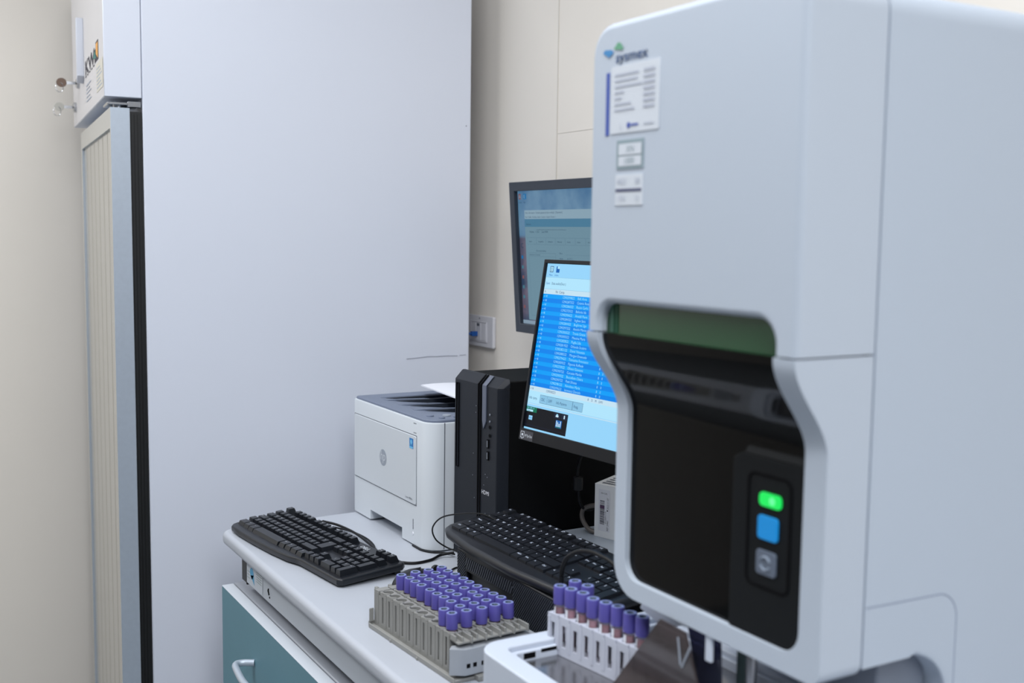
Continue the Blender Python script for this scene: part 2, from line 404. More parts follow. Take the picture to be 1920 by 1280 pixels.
# drawer cabinet under the left end
dc = thing('drawer_cabinet', 'grey drawer cabinet with teal fronts tucked under the left end of the worktop', 'cabinet', (-1.85, .85, 0))
di = T(1.85, -.85, 0)
MB().box(-2.118, -1.40, .602, 1.25, .06, .80, 0, di).build('cabinet_body', M_cab, dc, B1(.002, 1))
MB().box(-2.10, -1.42, .62, 1.2, 0, .06, 0, di).build('plinth', M_black, dc)
for k, (z0, z1) in enumerate(((.545, .80), (.305, .541), (.065, .301))):
    d = MB().box(-2.113, -1.405, .5765, .5995, z0, z1, 0, di).build('drawer', [M_edge, M_teal], dc, B1(.0012, 1))
    for p in d.data.polygons:
        if p.normal.y < -.9: p.material_index = 1
    hz = z1 - .085
    g = MB(); g.tube([(-1.905, .577, hz), (-1.915, .558, hz), (-1.912, .545, hz), (-1.89, .540, hz - .001), (-1.83, .536, hz - .003), (-1.76, .540, hz - .001), (-1.738, .545, hz), (-1.735, .558, hz), (-1.745, .577, hz)], .0062, 12, 0, di)
    g.build('drawer_handle', M_alu, d)

# ================================================================ PRINTER
pr = thing('printer', 'white laser printer with slate top standing by the refrigerator on the worktop', 'printer', (-1.99, 1.05, .9))
pi = T(1.99, -1.05, -.9)
x0, x1, y0, y1 = -2.175, -1.8085, .876, 1.235
g = MB(); g.prism(rrect(x0, y0, x1, y1, (.012, .034, .02, .012), 8), .9035, 1.143, 'z', 0, pi)
body = g.build('printer_body', M_prn, pr, [(.003, 2, lambda c, e: abs(c.z - .243) < .001)])
c = MB(); c.box(-2.080, -1.923, .85, .925, .88, .9235, 0, pi)
c.prism(rrect(-2.125, .915, -1.885, 1.175, .01, 3), 1.085, 1.2, 'z', 0, pi)
apply_cut(body, c)
g = MB(); op = rrect(x0 + .004, y0 + .004, x1 - .004, y1 - .004, (.009, .031, .017, .009), 8); ip = rrect(-2.125, .915, -1.885, 1.175, .01, 8)
g.ring(op, ip, 1.1405, 1.148, 0, pi)
g.build('top_deck', M_prng, pr, [(.0015, 1, None)])
g = MB(); g.add([(-2.125, .915, 1.1475), (-1.885, .915, 1.1475), (-1.885, 1.0, 1.138), (-2.125, 1.0, 1.138), (-1.885, 1.08, 1.118), (-2.125, 1.08, 1.118), (-1.885, 1.175, 1.095), (-2.125, 1.175, 1.095)],
                [(0, 1, 2, 3), (3, 2, 4, 5), (5, 4, 6, 7)], 0, pi)
g.build('output_tray', M_prng, pr, fix=False)
for x in (-2.085, -2.015, -1.945):
    g = MB(); pts = [(.910, 1.1485), (.95, 1.1483), (1.0, 1.146), (1.06, 1.139), (1.12, 1.125), (1.16, 1.108)]
    g.prism([(a, b) for a, b in pts] + [(1.16, 1.09), (.91, 1.140)][::1], x - .004, x + .004, 'x', 0, pi)
    g.box(x + .004, x + .010, .918, 1.15, 1.09, 1.1455, 1, pi)
    g.build('tray_rib', [M_prng, M_prnd], pr)
g = MB(); g.box(-2.1245, -2.118, .925, 1.17, 1.09, 1.146, 0, pi); g.box(-2.12, -1.89, 1.160, 1.174, 1.09, 1.1465, 0, pi)
g.build('tray_wall', M_prnd, pr)
for k, (x, yy, rr) in enumerate(((-1.862, .905, .007), (-1.852, .935, .008), (-1.832, .915, .006), (-1.850, .965, .008), (-1.832, .945, .006), (-1.848, .995, .007))):
    MB().lathe([(rr, 0), (rr, .0018), (rr * .8, .0026)], 16, 0, pi @ T(x, yy, 1.148)).build('button', M_silver if k % 2 else M_prng, pr)
# front door panel, tray, logo
g = MB(); g.prism(rrect(-2.162, .981, -1.859, 1.112, .004, 3), .8742, .8765, 'y', 0, pi)
g.build('front_panel', M_prn, pr, B1(.0008, 1))
g = MB()
for a, b, c_, d in ((-2.1632, -1.858, 1.1124, 1.1136), (-2.1632, -1.858, .9793, .9806), (-1.8588, -1.8578, .98, 1.1130), (-2.1633, -2.1625, .98, 1.1130)): g.box(a, b, .8756, .8764, c_, d, 0, pi)
g.box(-1.8090, -1.8080, .9085, .910, .905, 1.143, 0, pi)
g.box(-1.8735, -1.8715, .8755, .8764, .932, .952, 0, pi)
g.box(-1.872, -1.86, .8755, .8764, 1.118, 1.1187, 0, pi); g.box(-1.872, -1.86, .8755, .8764, 1.136, 1.1367, 0, pi)
g.build('panel_gap', M_groove, pr)
g = MB(); g.lathe([(.0166, 0), (.0166, .0003)], 32, 0, pi @ T(-2.011, .8742, 1.045) @ FRONT)
sh = Matrix(((1, .18, 0, 0), (0, 1, 0, 0), (0, 0, 1, 0), (0, 0, 0, 1)))
g.text('hp', .0265, pi @ T(-2.0255, .8737, 1.0395) @ FRONT @ sh, 1, .98)
g.build('logo', [M_silver, M_prn], pr, smooth=False, fix=False)
g = MB(); q = pi @ T(0, .8739, 0) @ FRONT
g.quad(-1.8865, 1.0865, -1.8695, 1.106, q, 0); g.quad(-1.8855, 1.0865, -1.8705, 1.0905, q, 1, .0002); g.lathe([(.0045, 0), (.0045, .0002)], 12, 1, q @ T(-1.878, 1.099, .0001)); g.text('energy', .004, q @ T(-1.8845, 1.093, .0004), 1, .9)
g.build('energy_sticker', [M_blue, mat('pale_blue_print', (110, 190, 232), .5)], pr, smooth=False, fix=False)
g = MB(); g.text('Laser 408dn', .0065, pi @ T(-1.905, .8739, .9875) @ FRONT); g.build('model_text', M_text, pr, smooth=False, fix=False)
MB().lathe([(.0035, 0), (.0025, .001)], 12, 0, pi @ T(-1.8725, .8758, .924) @ FRONT).build('tray_mark', M_label, pr)
# paper lying over the output well
pp = thing('paper_stack', 'white curled sheets lying over the output well on top of the printer', 'paper', (-2.0, 1.1, 1.1495))
g = MB(); n = 8; vs = []; fs = []
for i in range(n + 1):
    t = i / n; yy = 1.228 - t * .216
    zz = 1.1495 + .018 * math.sin(t * PI * .62)
    for (xa) in (-2.128 - .0 * t, -1.87 - .015 * t): vs += [(xa, yy - .02 * (1 if xa > -2 else 0) * t, zz), (xa, yy - .02 * (1 if xa > -2 else 0) * t, zz + .0026)]
for i in range(n):
    a = i * 4; b = a + 4
    fs += [(a, a + 2, b + 2, b), (a + 1, b + 1, b + 3, a + 3), (a, b, b + 1, a + 1), (a + 2, a + 3, b + 3, b + 2)]
fs += [(0, 1, 3, 2), (n * 4, n * 4 + 2, n * 4 + 3, n * 4 + 1)]
g.add(vs, fs, 0, T(2.0, -1.1, -1.1495)); g.build('sheet', M_paper, pp)

# ================================================================ TOWER PC
tw = thing('desktop_computer', 'black tower computer standing upright right beside the printer', 'computer', (-1.7115, 1.091, .9))
ti = T(1.73, -1.1, -.9)
MB().box(-1.817, -1.657, .957, 1.255, .905, 1.2385, 0, ti).build('case', M_blackmat, tw, B1(.002, 1))
prof = [(.957, .905), (.957, 1.2425), (.951, 1.2425), (.936, 1.2265), (.935, .905)]
g = MB(); g.prism(prof[::-1], -1.821, -1.662, 'x', 0, ti); g.prism([(-1.662, .935), (-1.655, .944), (-1.655, .957), (-1.662, .957)], .905, 1.2265, 'z', 0, ti)
g.add([(-1.662, .935, 1.2265), (-1.662, .951, 1.2425), (-1.657, .957, 1.2425), (-1.662, .957, 1.2425), (-1.655, .944, 1.2265), (-1.655, .957, 1.2265), (-1.655, .957, 1.235)], [(0, 1, 2, 6, 4), (1, 3, 2), (4, 6, 5)], 0, ti)
g.build('bezel', M_case, tw, B1(.0012, 1))
g = MB()
for x in (-1.7295, -1.7215): g.box(x, x + .003, .9338, .936, .905, 1.2275, 0, ti); g.prism([(.9352, 1.2262), (.951, 1.2433), (.9495, 1.2433), (.934, 1.2275)], x, x + .003, 'x', 0, ti)
for (a, b, c_, d) in ((-1.8125, -1.8117, 1.065, 1.22), (-1.8035, -1.8027, 1.065, 1.22), (-1.8125, -1.8027, 1.2195, 1.2203), (-1.8125, -1.8027, 1.0647, 1.0655)): g.box(a, b, .9338, .936, c_, d, 0, ti)
g.build('bezel_groove', M_hole, tw)
g = MB(); g.prism([(-1.712, 1.2265), (-1.712, 1.165), (-1.7075, 1.150), (-1.6985, 1.165), (-1.6985, 1.2265)], .9335, .936, 'y', 0, ti); g.prism([(.9347, 1.2262), (.9505, 1.2431), (.949, 1.2436), (.9335, 1.227)], -1.712, -1.6985, 'x', 0, ti)
g.build('accent_strip', M_accent, tw, B1(.0004, 1))
for z in (1.178, 1.166): MB().lathe([(.0022, 0), (.0016, .001)], 10, 0, ti @ T(-1.685, .9345, z) @ FRONT).build('indicator', M_text, tw)
for z in (1.156, 1.141): MB().lathe([(.0032, 0), (.0032, .0006)], 12, 0, ti @ T(-1.685, .9345, z) @ FRONT).build('audio_jack', M_hole, tw)
for z in (1.118, 1.097):
    g = MB(); g.box(-1.694, -1.688, .9335, .9352, z, z + .0155, 0, ti); g.box(-1.6925, -1.6905, .9328, .9338, z + .002, z + .0135, 1, ti); g.build('usb_port', [M_hole, M_text], tw)
g = MB(); g.text('HDMI', .0105, ti @ T(-1.7125, .9342, 1.034) @ FRONT, 0, 1.05); g.build('port_text', M_label, tw, smooth=False, fix=False)
g = MB()
for (x, z) in ((-1.736, 1.187), (-1.737, 1.175), (-1.745, 1.10), (-1.747, 1.06), (-1.705, 1.05), (-1.70, 1.07), (-1.693, 1.066), (-1.699, 1.0), (-1.74, 1.02)): g.lathe([(.0011, 0), (.0006, .0004)], 6, 0, ti @ T(x, .9346, z) @ FRONT)
g.build('dust_speck', M_text, tw)
for x in (-1.80, -1.67):
    for yy in (.98, 1.23): MB().lathe([(.008, 0), (.01, .005)], 12, 0, ti @ T(x, yy, .9)).build('foot', M_gasket, tw)

# ================================================================ SMALL FORM FACTOR PC lying flat under the near keyboard
sf = thing('small_desktop_computer', 'flat black desktop computer with meshed front lying under the near keyboard', 'computer', (-1.37, .93, .9), 0)
si = T(1.37, -.93, -.9)
MB().box(-1.534, -1.20, .806, .948, .903, .990, 0, si).build('case', M_blackmat, sf, B1(.003, 2))
g = MB(); g.ring([(-1.538, .901), (-1.197, .901), (-1.197, .9925), (-1.538, .9925)], [(-1.506, .912), (-1.365, .912), (-1.365, .962), (-1.506, .962)], 0, .010, 0, si @ T(0, .807, 0) @ FRONT)
g.build('bezel', M_black, sf, B1(.001, 1))
g = MB(); g.box(-1.507, -1.364, .8045, .807, .911, .963, 0, si)
for z in (.928, .945): g.box(-1.50, -1.372, .803, .8047, z, z + .0012, 1, si)
g.build('drive_cover', [M_black, M_blackmat], sf)
# diagonal mesh ribs
def hatch(x0, x1, z0, z1, step, mbx, slope=1.0, w_=.0011):
    k = x0 - (z1 - z0) * slope
    while k < x1:
        a = Vector((k, z0)); b = Vector((k + (z1 - z0) * slope, z1))
        d = b - a; ts = 0; te = 1
        if a.x < x0: ts = (x0 - a.x) / d.x
        if b.x > x1: te = (x1 - a.x) / d.x
        if te - ts > .05:
            p = a + d * ts; q = a + d * te
            mbx.prism([(p.x, p.y), (p.x + w_, p.y), (q.x + w_, q.y), (q.x, q.y)], .7955, .7975, 'y', 0, si)
        k += step
g = MB(); hatch(-1.536, -1.510, .905, .989, .0048, g, 1, .0018); hatch(-1.360, -1.20, .905, .989, .0048, g, .8, .0018); hatch(-1.508, -1.362, .967, .985, .0062, g, .5, .0026)
g.build('front_mesh', mat('mesh_rib_black', (62, 67, 76), .5), sf, smooth=False)
for x in (-1.51, -1.22):
    for yy in (.83, .93): MB().lathe([(.008, 0), (.009, .003)], 10, 0, si @ T(x, yy, .9)).build('foot', M_gasket, sf)

# ================================================================ KEYBOARDS
U = .01875
def row_keys():
    L = []
    def run(y, x, items):
        for it in items:
            if isinstance(it, (int, float)): x += it; continue
            lab, w_ = (it if isinstance(it, tuple) else (it, 1)); L.append((lab, x, y, w_, 1)); x += w_
    nav = 15.25; num = 18.5
    run(5.25, 0, ['Esc', 1, 'F1', 'F2', 'F3', 'F4', .5, 'F5', 'F6', 'F7', 'F8', .5, 'F9', 'F10', 'F11', 'F12', 4.5, 'Stamp', 'Scorr', 'Pausa'])
    run(4, 0, ['\\', '1', '2', '3', '4', '5', '6', '7', '8', '9', '0', "'", 'ì', ('<--', 2)]); run(4, nav, ['Ins', 'Home', 'Pag']); run(4, num, ['Bloc', '/', '*', '-'])
    run(3, 0, [('Tab', 1.5), 'Q', 'W', 'E', 'R', 'T', 'Y', 'U', 'I', 'O', 'P', 'è', '+']); run(3, nav, ['Canc', 'Fine', 'Pag']); run(3, num, ['7', '8', '9'])
    L.append(('Invio', 13.5, 2, 1.5, 2))
    run(2, 0, [('Maiusc', 1.75), 'A', 'S', 'D', 'F', 'G', 'H', 'J', 'K', 'L', 'ò', 'à']); run(2, num, ['4', '5', '6']); L.append(('+', num + 3, 2, 1, 2))
    L.append(('ù', 12.75, 2, .72, 1))
    run(1, 0, [('^', 1.25), '<', 'Z', 'X', 'C', 'V', 'B', 'N', 'M', ',', '.', '-', ('^', 2.75)]); L.append(('^', nav + 1, 1, 1, 1)); run(1, num, ['1', '2', '3'])
    L.append(('Invio', num + 3, 0, 1, 2))
    run(0, 0, [('Ctrl', 1.5), ('Win', 1.25), ('Alt', 1.25), ('', 6), ('AltGr', 1.25), ('Win', 1.25), ('=', 1.25), ('Ctrl', 1.25)]); run(0, nav, ['<', 'v', '>']); run(0, num, [('0', 2), '.'])
    return L
def make_keys(root, tall, mk, ml, xo, yo, z0, tilt, leg=.0046):
    for lab, kx, ky, w_, h_ in row_keys():
        a = xo + kx * U + .0006; b = xo + (kx + w_) * U - .0006; c_ = yo + ky * U + .0006; d = yo + (ky + h_) * U - .0006
        g = MB(); zt = z0 + tall
        rowz = .0012 * abs(ky - 2.2) * (1 if tall > .006 else .2)
        deep = tall > .006 and ky == 0 and kx < 15
        if deep: c_ -= .0075 + .0035 * math.sin(min(1, max(0, kx / 11)) * PI); rowz = -.001
        g.frustum(a, b, c_, d, z0 - (.005 if deep else 0), zt + rowz, (.0016 if deep else .0027) if tall > .006 else .0010, (.008 if deep else .0018) if tall > .006 else .0008, .0040 if tall > .006 else .0012, 0)
        if lab: g.text(lab, leg * (1 if len(lab) < 3 else (.62 if tall > .006 else .75)), T(a + .0035, d - .0095 if tall > .006 else d - .0075, zt + rowz + .0002), 1)
        o = g.build('key', [mk, ml], root, [(.0011, 2, lambda c, e: len(e.link_faces) == 2 and all(len(f.verts) == 4 and f.calc_area() > 8e-5 * tall / .009 for f in e.link_faces))], sharp=50, fix=False)
        o.data.transform(Matrix.Rotation(tilt, 4, 'X'))
tilt = R(3.5)
k1 = thing('keyboard', 'black full-size keyboard with tall keys at the left end of the worktop', 'keyboard', (-2.136, .607, .9), 6.5)
out = [(.004, -.002), (.014, -.009), (.05, -.0125), (.12, -.014), (.20, -.0125), (.262, -.008), (.285, -.002), (.30, 0), (.437, 0), (.445, .008), (.445, .124), (.437, .132), (.010, .132), (0, .122), (0, .008)]
g = MB(); g.prism(out, .003, .0155, 'z')
o = g.build('keyboard_case', M_kbd, k1, [(.004, 3, lambda c, e: abs(e.verts[0].co.z - e.verts[1].co.z) < 1e-4 and c.z > .01), (.002, 1, lambda c, e: c.z < .004)]); o.data.transform(Matrix.Rotation(tilt, 4, 'X'))
make_keys(k1, .0095, M_key, M_leg, .0115, .0085, .0135, tilt)
g = MB(); g.text('DELL', .0115, T(.312, .113, .0160), 0, 1.15)
o = g.build('logo', M_leg, k1, smooth=False, fix=False); o.data.transform(Matrix.Rotation(tilt, 4, 'X'))
for x in (.04, .40): MB().box(x, x + .03, .115, .128, -.0, .012).build('foot', M_kbd, k1, B1(.001, 1))
for x in (.04, .38): MB().box(x, x + .03, .006, .016, 0, .005).build('front_pad', M_gasket, k1)

k2 = thing('multimedia_keyboard', 'charcoal keyboard with rounded front lip lying on the flat black computer', 'keyboard', (-1.612, .808, .9935), .8)
out = [(0, .012), (.008, .001), (.03, -.008), (.12, -.018), (.25, -.020), (.37, -.012), (.44, -.003), (.458, .010), (.462, .06), (.455, .118), (.43, .128), (.03, .128), (.010, .118), (-.002, .06)]
g = MB(); g.prism(out, 0, .016, 'z')
t2 = R(7.5)
o = g.build('keyboard_case', M_kbd2, k2, [(.0075, 4, lambda c, e: abs(e.verts[0].co.z - e.verts[1].co.z) < 1e-4)], sharp=60); o.data.transform(Matrix.Rotation(t2, 4, 'X'))
make_keys(k2, .0042, M_key2, M_leg2, .022, .006, .0155, t2, .0066)
for x in (.06, .40): MB().box(x, x + .02, .108, .122, .0, .017).build('foot', M_kbd2, k2, B1(.001, 1))

# ================================================================ MOUSE
ms = thing('mouse', 'black computer mouse behind the grey tube racks', 'mouse', (-1.628, .776, .9), 6)
g = MB(); NR, NT = 10, 24; vs = []; fs = []
for i in range(NR + 1):
    ph = (PI / 2) * i / NR
    for k in range(NT):
        a = 2 * PI * k / NT; r_ = math.cos(ph) ** .75 if i < NR else .001
        vs.append((.031 * math.cos(a) * r_, .056 * math.sin(a) * r_, .002 + .033 * math.sin(ph) ** .9 * (1 - .12 * math.sin(a))))
for i in range(NR):
    for k in range(NT): fs.append((i * NT + k, i * NT + (k + 1) % NT, (i + 1) * NT + (k + 1) % NT, (i + 1) * NT + k))
fs.append(tuple(range(NT)))
g.add(vs, fs); g.box(-.03, .03, -.05, .05, 0, .004)
g.build('mouse_shell', M_kbd, ms, sharp=60)
MB().lathe([(.007, -.003), (.008, 0), (.007, .003)], 16, 0, T(0, .028, .030) @ Matrix.Rotation(PI / 2, 4, 'Y')).build('scroll_wheel', M_gasket, ms)
g = MB(); g.text('DELL', .007, T(-.010, -.03, .0347)); g.build('logo', M_silver, ms, smooth=False, fix=False)

# ================================================================ TUBE RACKS AND TUBES
RP = .0208
def rack_mesh(root, n, pitch, width, H, base_h, top_h, slit, m, ext_front=.026, ext_back=.012, prong=True):
    hw = width / 2; xs = -pitch / 2 - ext_back * .4; xe = (n - .5) * pitch
    g = MB()
    for i in range(n):                                       # top plate: a ring around every tube hole
        cx = i * pitch; sq = []; ci = []
        for k in range(24):
            a = 2 * PI * (k + .5) / 24; ca, sa = math.cos(a), math.sin(a); q = 1 / max(abs(ca) / (pitch / 2), abs(sa) / hw)
            sq.append((cx + ca * q, sa * q)); ci.append((cx + .0076 * ca, .0076 * sa))
        g.ring(sq, ci, H - top_h, H)
    g.box(xs - ext_back, xs + .002, -hw, hw, H - top_h, H)
    g.box(xs - ext_back, xe, -hw, hw, 0, base_h)
    g.build('rack_frame', m, root, sharp=50)
    for sgn in (-1, 1):
        g = MB()
        ya, yb = sorted((sgn * hw, sgn * (hw - .0018)))
        for i in range(n + 1):
            c = (i - .5) * pitch
            hwid = (pitch - slit) / 2
            a, b = c - hwid, c + hwid
            if i == 0: a = xs - ext_back
            if i == n: b = xe
            g.box(a, b, ya, yb, base_h, H - top_h)
            y2a, y2b = sorted((sgn * hw, sgn * (hw + .0008))); mid = (a + b) / 2
            g.box(mid - .0022, mid + .0022, y2a, y2b, base_h * .6, H - top_h * .4)
        g.build('side_wall', m, root)
    g = MB(); g.box(xs - ext_back, xs - ext_back + .002, -hw, hw, base_h, H - top_h)
    if prong: g.box(xs - ext_back - .006, xs - ext_back, -hw * .7, -hw * .2, H - top_h, H + .0012)
    g.build('rear_wall', m, root, B1(.0006, 1))
    g = MB(); g.box(xe - .002, xe, -hw, hw, base_h, H - top_h)
    if prong:
        g.box(xe, xe + ext_front - .004, -hw, hw, H - top_h - .002, H - top_h + .001)
        g.box(xe, xe + ext_front, hw - .0025, hw, H - top_h - .002, H + .002); g.box(xe, xe + ext_front * .55, -hw, -hw + .0025, H - top_h - .002, H + .0015)
        g.box(xe + .004, xe + ext_front * .8, -hw * .35, -hw * .1, H - top_h - .001, H + .0015)
    g.build('front_grip' if prong else 'end_wall', m, root, B1(.0006, 1))
    if prong:
        g = MB()
        for i in range(n):
            c = i * pitch
            g.tube([(c - .0098, -hw * .1 + .0 * k, H + .0006) if False else (c + .0092 * math.cos(R(200 + 140 * k / 6)), .0095 * math.sin(R(200 + 140 * k / 6)), H + .0008) for k in range(7)], .0011, 5, sub=1)
            g.add([(c - .004 + pitch / 2, -hw + .002, H + .0002), (c + .003 + pitch / 2, -hw + .002, H + .0002), (c + pitch / 2, -hw + .0065, H + .0002)], [(0, 1, 2)])
        g.build('hole_rim', m, root, fix=False)
th_g = 3.4
PR = Vector((-1.289, .662, .905)); dx = Vector((math.cos(R(th_g)), math.sin(R(th_g)), 0)); dy = Vector((-dx.y, dx.x, 0))
ORD = ['nearest', 'second nearest', 'third nearest', 'fourth nearest', 'fifth nearest']
RK = ['grey rack nearest the worktop edge', 'second grey rack from the worktop edge', 'middle grey rack', 'fourth grey rack from the worktop edge', 'grey rack farthest from the worktop edge']
racks = []
rk0 = thing('tube_rack', 'grey ten-hole tube rack nearest the worktop edge, mostly empty', 'tube rack', PR - dx * RP * 9, th_g, 'grey tube racks on the tray')
rack_mesh(rk0, 10, RP, .0205, .054, .008, .006, .0048, M_rackg)
racks.append(rk0)
for k in range(1, 5):
    r_ = copy_tree(rk0); r_.location = PR - dx * RP * 9 + dy * .0225 * k
    r_['label'] = ['', 'grey tube rack full of purple caps, second from the worktop edge', 'middle one of the five grey tube racks, full of purple caps', 'grey tube rack full of purple caps, fourth from the worktop edge', 'grey tube rack full of purple caps, farthest from the worktop edge'][k]
    racks.append(r_)
# tray under them
ty = thing('rack_tray', 'grey carrier tray with pale end block under the grey tube racks', 'tray', PR - dx * RP * 9 - Vector((0, 0, .005)), th_g)
g = MB(); g.box(-.030, .222, -.017, .112, 0, .005); g.box(-.030, .222, -.0185, -.0165, 0, .0075); g.box(-.034, -.03, -.017, .0, 0, .009); g.box(-.0285, -.0265, -.0185, -.011, .009, .030)
for x in (.04, .12): g.box(x, x + .004, -.020, -.016, 0, .005)
g.box(.205, .232, .014, .03, 0, .008); g.box(.205, .236, .034, .062, 0, .008)
g.build('tray_base', M_rackg, ty, B1(.0008, 1))
g = MB(); g.prism([(.2035, -.012), (.213, -.0205), (.226, -.003), (.226, .112), (.2035, .112)], .0095, .046, 'z')
g.build('end_block', M_rackg2, ty, B1(.0015, 2))
g = MB()
for yy in (-.001, .009, .022, .031, .05, .06): g.box(.2258, .2263, yy, yy + .0055, .020, .0258)
g.box(.2358, .2363, .045, .049, .002, .006)
g.build('block_hole', M_hole, ty)
g = MB(); g.box(.200, .2035, .012, .034, .012, .047); g.box(.200, .2035, .056, .078, .012, .047); g.box(.200, .2035, .10, .11, .012, .047)
g.build('dark_insert', mat('insert_dark_grey', (88, 90, 88), .6), ty)
g = MB(); g.box(.200, .2035, .034, .056, .012, .047); g.box(.200, .2035, .078, .10, .012, .047)
g.build('light_insert', M_rackg, ty)

tube_protos = []
def make_tube(bm_, label_side):
    t = thing('blood_tube', 'x', 'blood tube')
    g = MB(); Rr = .0078; n = 20
    prof = [(.0066, .0535), (.0078, .054), (.0080, .056), (.0079, .074), (.0072, .0755), (.0046, .0755), (.0030, .0735), (.0028, .069)]
    g.lathe(prof[:5], 28, 0, None, True, False)
    g.lathe([(.0072, .0755), (.0046, .0755)], 28, 1, None, False, False)
    g.lathe([(.0046, .0755), (.0030, .0732), (.0022, .0715)], 28, 2, None, False, True)
    g.build('cap', [M_cap, M_captop, M_capin], t, fix=False)
    MB().lathe([(.001, 0), (.0045, .0012), (.0062, .005), (.0063, .054)], 20, 0, None, True, False).build('tube_body', M_glass, t)
    MB().lathe([(.001, .0012), (.0042, .0022), (.0056, .0055), (.0056, .050)], 16, 0).build('blood', bm_, t)
    g = MB(); n = 14; vs = []; fs = []
    for i in range(n + 1):
        a = R(label_side + 105 * i / n)
        for z in (.012, .0505 if label_side > 0 else .046): vs.append((.0066 * math.cos(a), .0066 * math.sin(a), z))
    for i in range(n): fs.append((i * 2, i * 2 + 2, i * 2 + 3, i * 2 + 1))
    g.add(vs, fs); g.build('label', M_label, t, fix=False)
    return t
pa = make_tube(M_blood, 172); pb = make_tube(M_blood2, 186); protos = [pa, pb]; used = [False, False]
def place_tube(loc, rz, label, group, which):
    if not used[which]: t = protos[which]; used[which] = True
    else: t = copy_tree(protos[which])
    t.location = loc; t.rotation_euler = (random.uniform(-.02, .02), random.uniform(-.02, .02), rz)
    t['label'] = label; t['group'] = group
ORDN = ['first', 'second', 'third', 'fourth', 'fifth', 'sixth', 'seventh', 'eighth', 'ninth', 'last']
for k in range(5):
    for i in range(10):
        if k == 0 and i < 8: continue
        p = PR + dy * .0225 * k - dx * RP * (9 - i) + Vector((0, 0, .003 + random.uniform(-.0006, .001)))
        lab = ORDN[9 - i] + ' purple-capped tube from the near end of the ' + RK[k]
        place_tube(p, R(random.uniform(0, 360)), lab, 'purple-capped tubes in the grey racks', (i + k) % 2)
# white racks on the sampler
th_w = 7.9; dxw = Vector((math.cos(R(th_w)), math.sin(R(th_w)), 0)); dyw = Vector((-dxw.y, dxw.x, 0))
W0 = Vector((-1.0885, .7035, .9925))
rw = thing('white_tube_rack', 'white slotted tube rack in front, standing on the steel sampler floor', 'tube rack', W0, th_w, 'white tube racks on the sampler')
rack_mesh(rw, 10, .0198, .021, .0475, .011, .010, .0075, M_rackw, ext_back=.0, prong=False)
rw2 = copy_tree(rw); rw2.location = W0 + dyw * .0255 + Vector((0, 0, 0)); rw2['label'] = 'white tube rack standing directly behind the front white rack'
for i in range(8):
    place_tube(W0 + dxw * .0198 * i + Vector((0, 0, .0055 + (.0006 if i % 3 else -.0006))) + dyw * random.uniform(-.0008, .0008), R(random.choice((-12, 0, 10, 25))), ORDN[i] + ' purple-capped blood tube from the left in the front white rack', 'blood tubes in the front white rack', 1 if i in (1, 3) else 0)
for i in range(2):
    place_tube(W0 + dyw * .0255 + dxw * .0198 * i + Vector((0, 0, .0055)), R(12 * i), ('left' if i == 0 else 'right') + ' of the two purple-capped tubes in the rear white rack', 'blood tubes in the rear white rack', 0)

# ================================================================ ANALYZER
an = thing('blood_analyzer', 'large white blood analyzer with dark window and green status light, front right', 'analyzer', (-.82, 1.0, .9))
ai = T(.82, -1.0, -.9)
AX0, AX1 = -.978, -.670
def pz(z):
    t = min(1, max(0, (1.388 - z) / .085)); return .042 * t * t * (3 - 2 * t)
# main body
arc = [(.872 - .055 + .055 * math.cos(R(a)), 1.107 - .055 + .055 * math.sin(R(a))) for a in range(90, -1, -9)]
prof = [(.7555, 1.107)] + arc + [(.872, .9005), (1.29, .9005), (1.29, 1.705), (.7555, 1.705)]
g = MB(); g.prism(prof, AX0, AX1, 'x', 0, ai)
g.build('main_body', M_anal2, an, [(.024, 6, lambda c, e: c.z > .80 and c.y > -.24), (.006, 2, lambda c, e: c.z < .79 and c.y > -.2)])
g = MB(); g.box(AX0 + .01, AX1 - .0015, .752, .7565, 1.112, 1.700, 0, ai); g.build('joint_strip', M_analseam, an, B1(.003, 1))
g = MB()
pts = [(AX1 - .0004, .757, 1.163), (AX1 - .0004, .80, 1.162), (AX1 - .0004, .850, 1.161)] + [(AX1 - .0004, .853 + .027 * math.sin(R(a)), 1.134 + .027 * math.cos(R(a))) for a in (15, 35, 55, 75, 90)] + [(AX1 - .0004, .880, 1.10), (AX1 - .0004, .880, 1.0), (AX1 - .0004, .880, .905)]
g.tube(pts, .0009, 6, 0, ai, 3); g.build('service_panel_joint', M_analseam, an)
# front covers
wx0, wx1, wz0, wz1, wr = -.958, -.6965, 1.119, 1.421, .022
SEAM = 1.390
def arcp(cx, cz, r_, a0, a1, n=6): return [(cx + r_ * math.cos(R(a0 + (a1 - a0) * k / n)), cz + r_ * math.sin(R(a0 + (a1 - a0) * k / n))) for k in range(n + 1)]
up_poly = [(AX0, SEAM + .0008)] + [(wx0, SEAM + .0008)] + arcp(wx0 + wr, wz1 - wr, wr, 180, 90) + arcp(wx1 - wr, wz1 - wr, wr, 90, 0) + [(wx1, SEAM + .0008), (AX1, SEAM + .0008)] + arcp(AX1 - .022, 1.705 - .022, .022, 0, 90) + arcp(AX0 + .032, 1.705 - .032, .032, 90, 180)
g = MB(); g.prism(up_poly, .66, .753, 'y', 0, ai)
def isf(c, e): return abs(e.verts[0].co.y + .34) < .002 and abs(e.verts[1].co.y + .34) < .002 and c.z > .4910
g.build('upper_cover', M_anal, an, [(.007, 4, isf)], sharp=35)
lo_poly = [(wx0, SEAM - .0008), (AX0, SEAM - .0008)] + arcp(AX0 + .036, 1.099 + .036, .036, 180, 270) + arcp(AX1 - .014, 1.099 + .014, .014, 270, 360) + [(AX1, SEAM - .0008), (wx1, SEAM - .0008)] + arcp(wx1 - wr, wz0 + wr, wr, 0, -90) + arcp(wx0 + wr, wz0 + wr, wr, -90, -180)
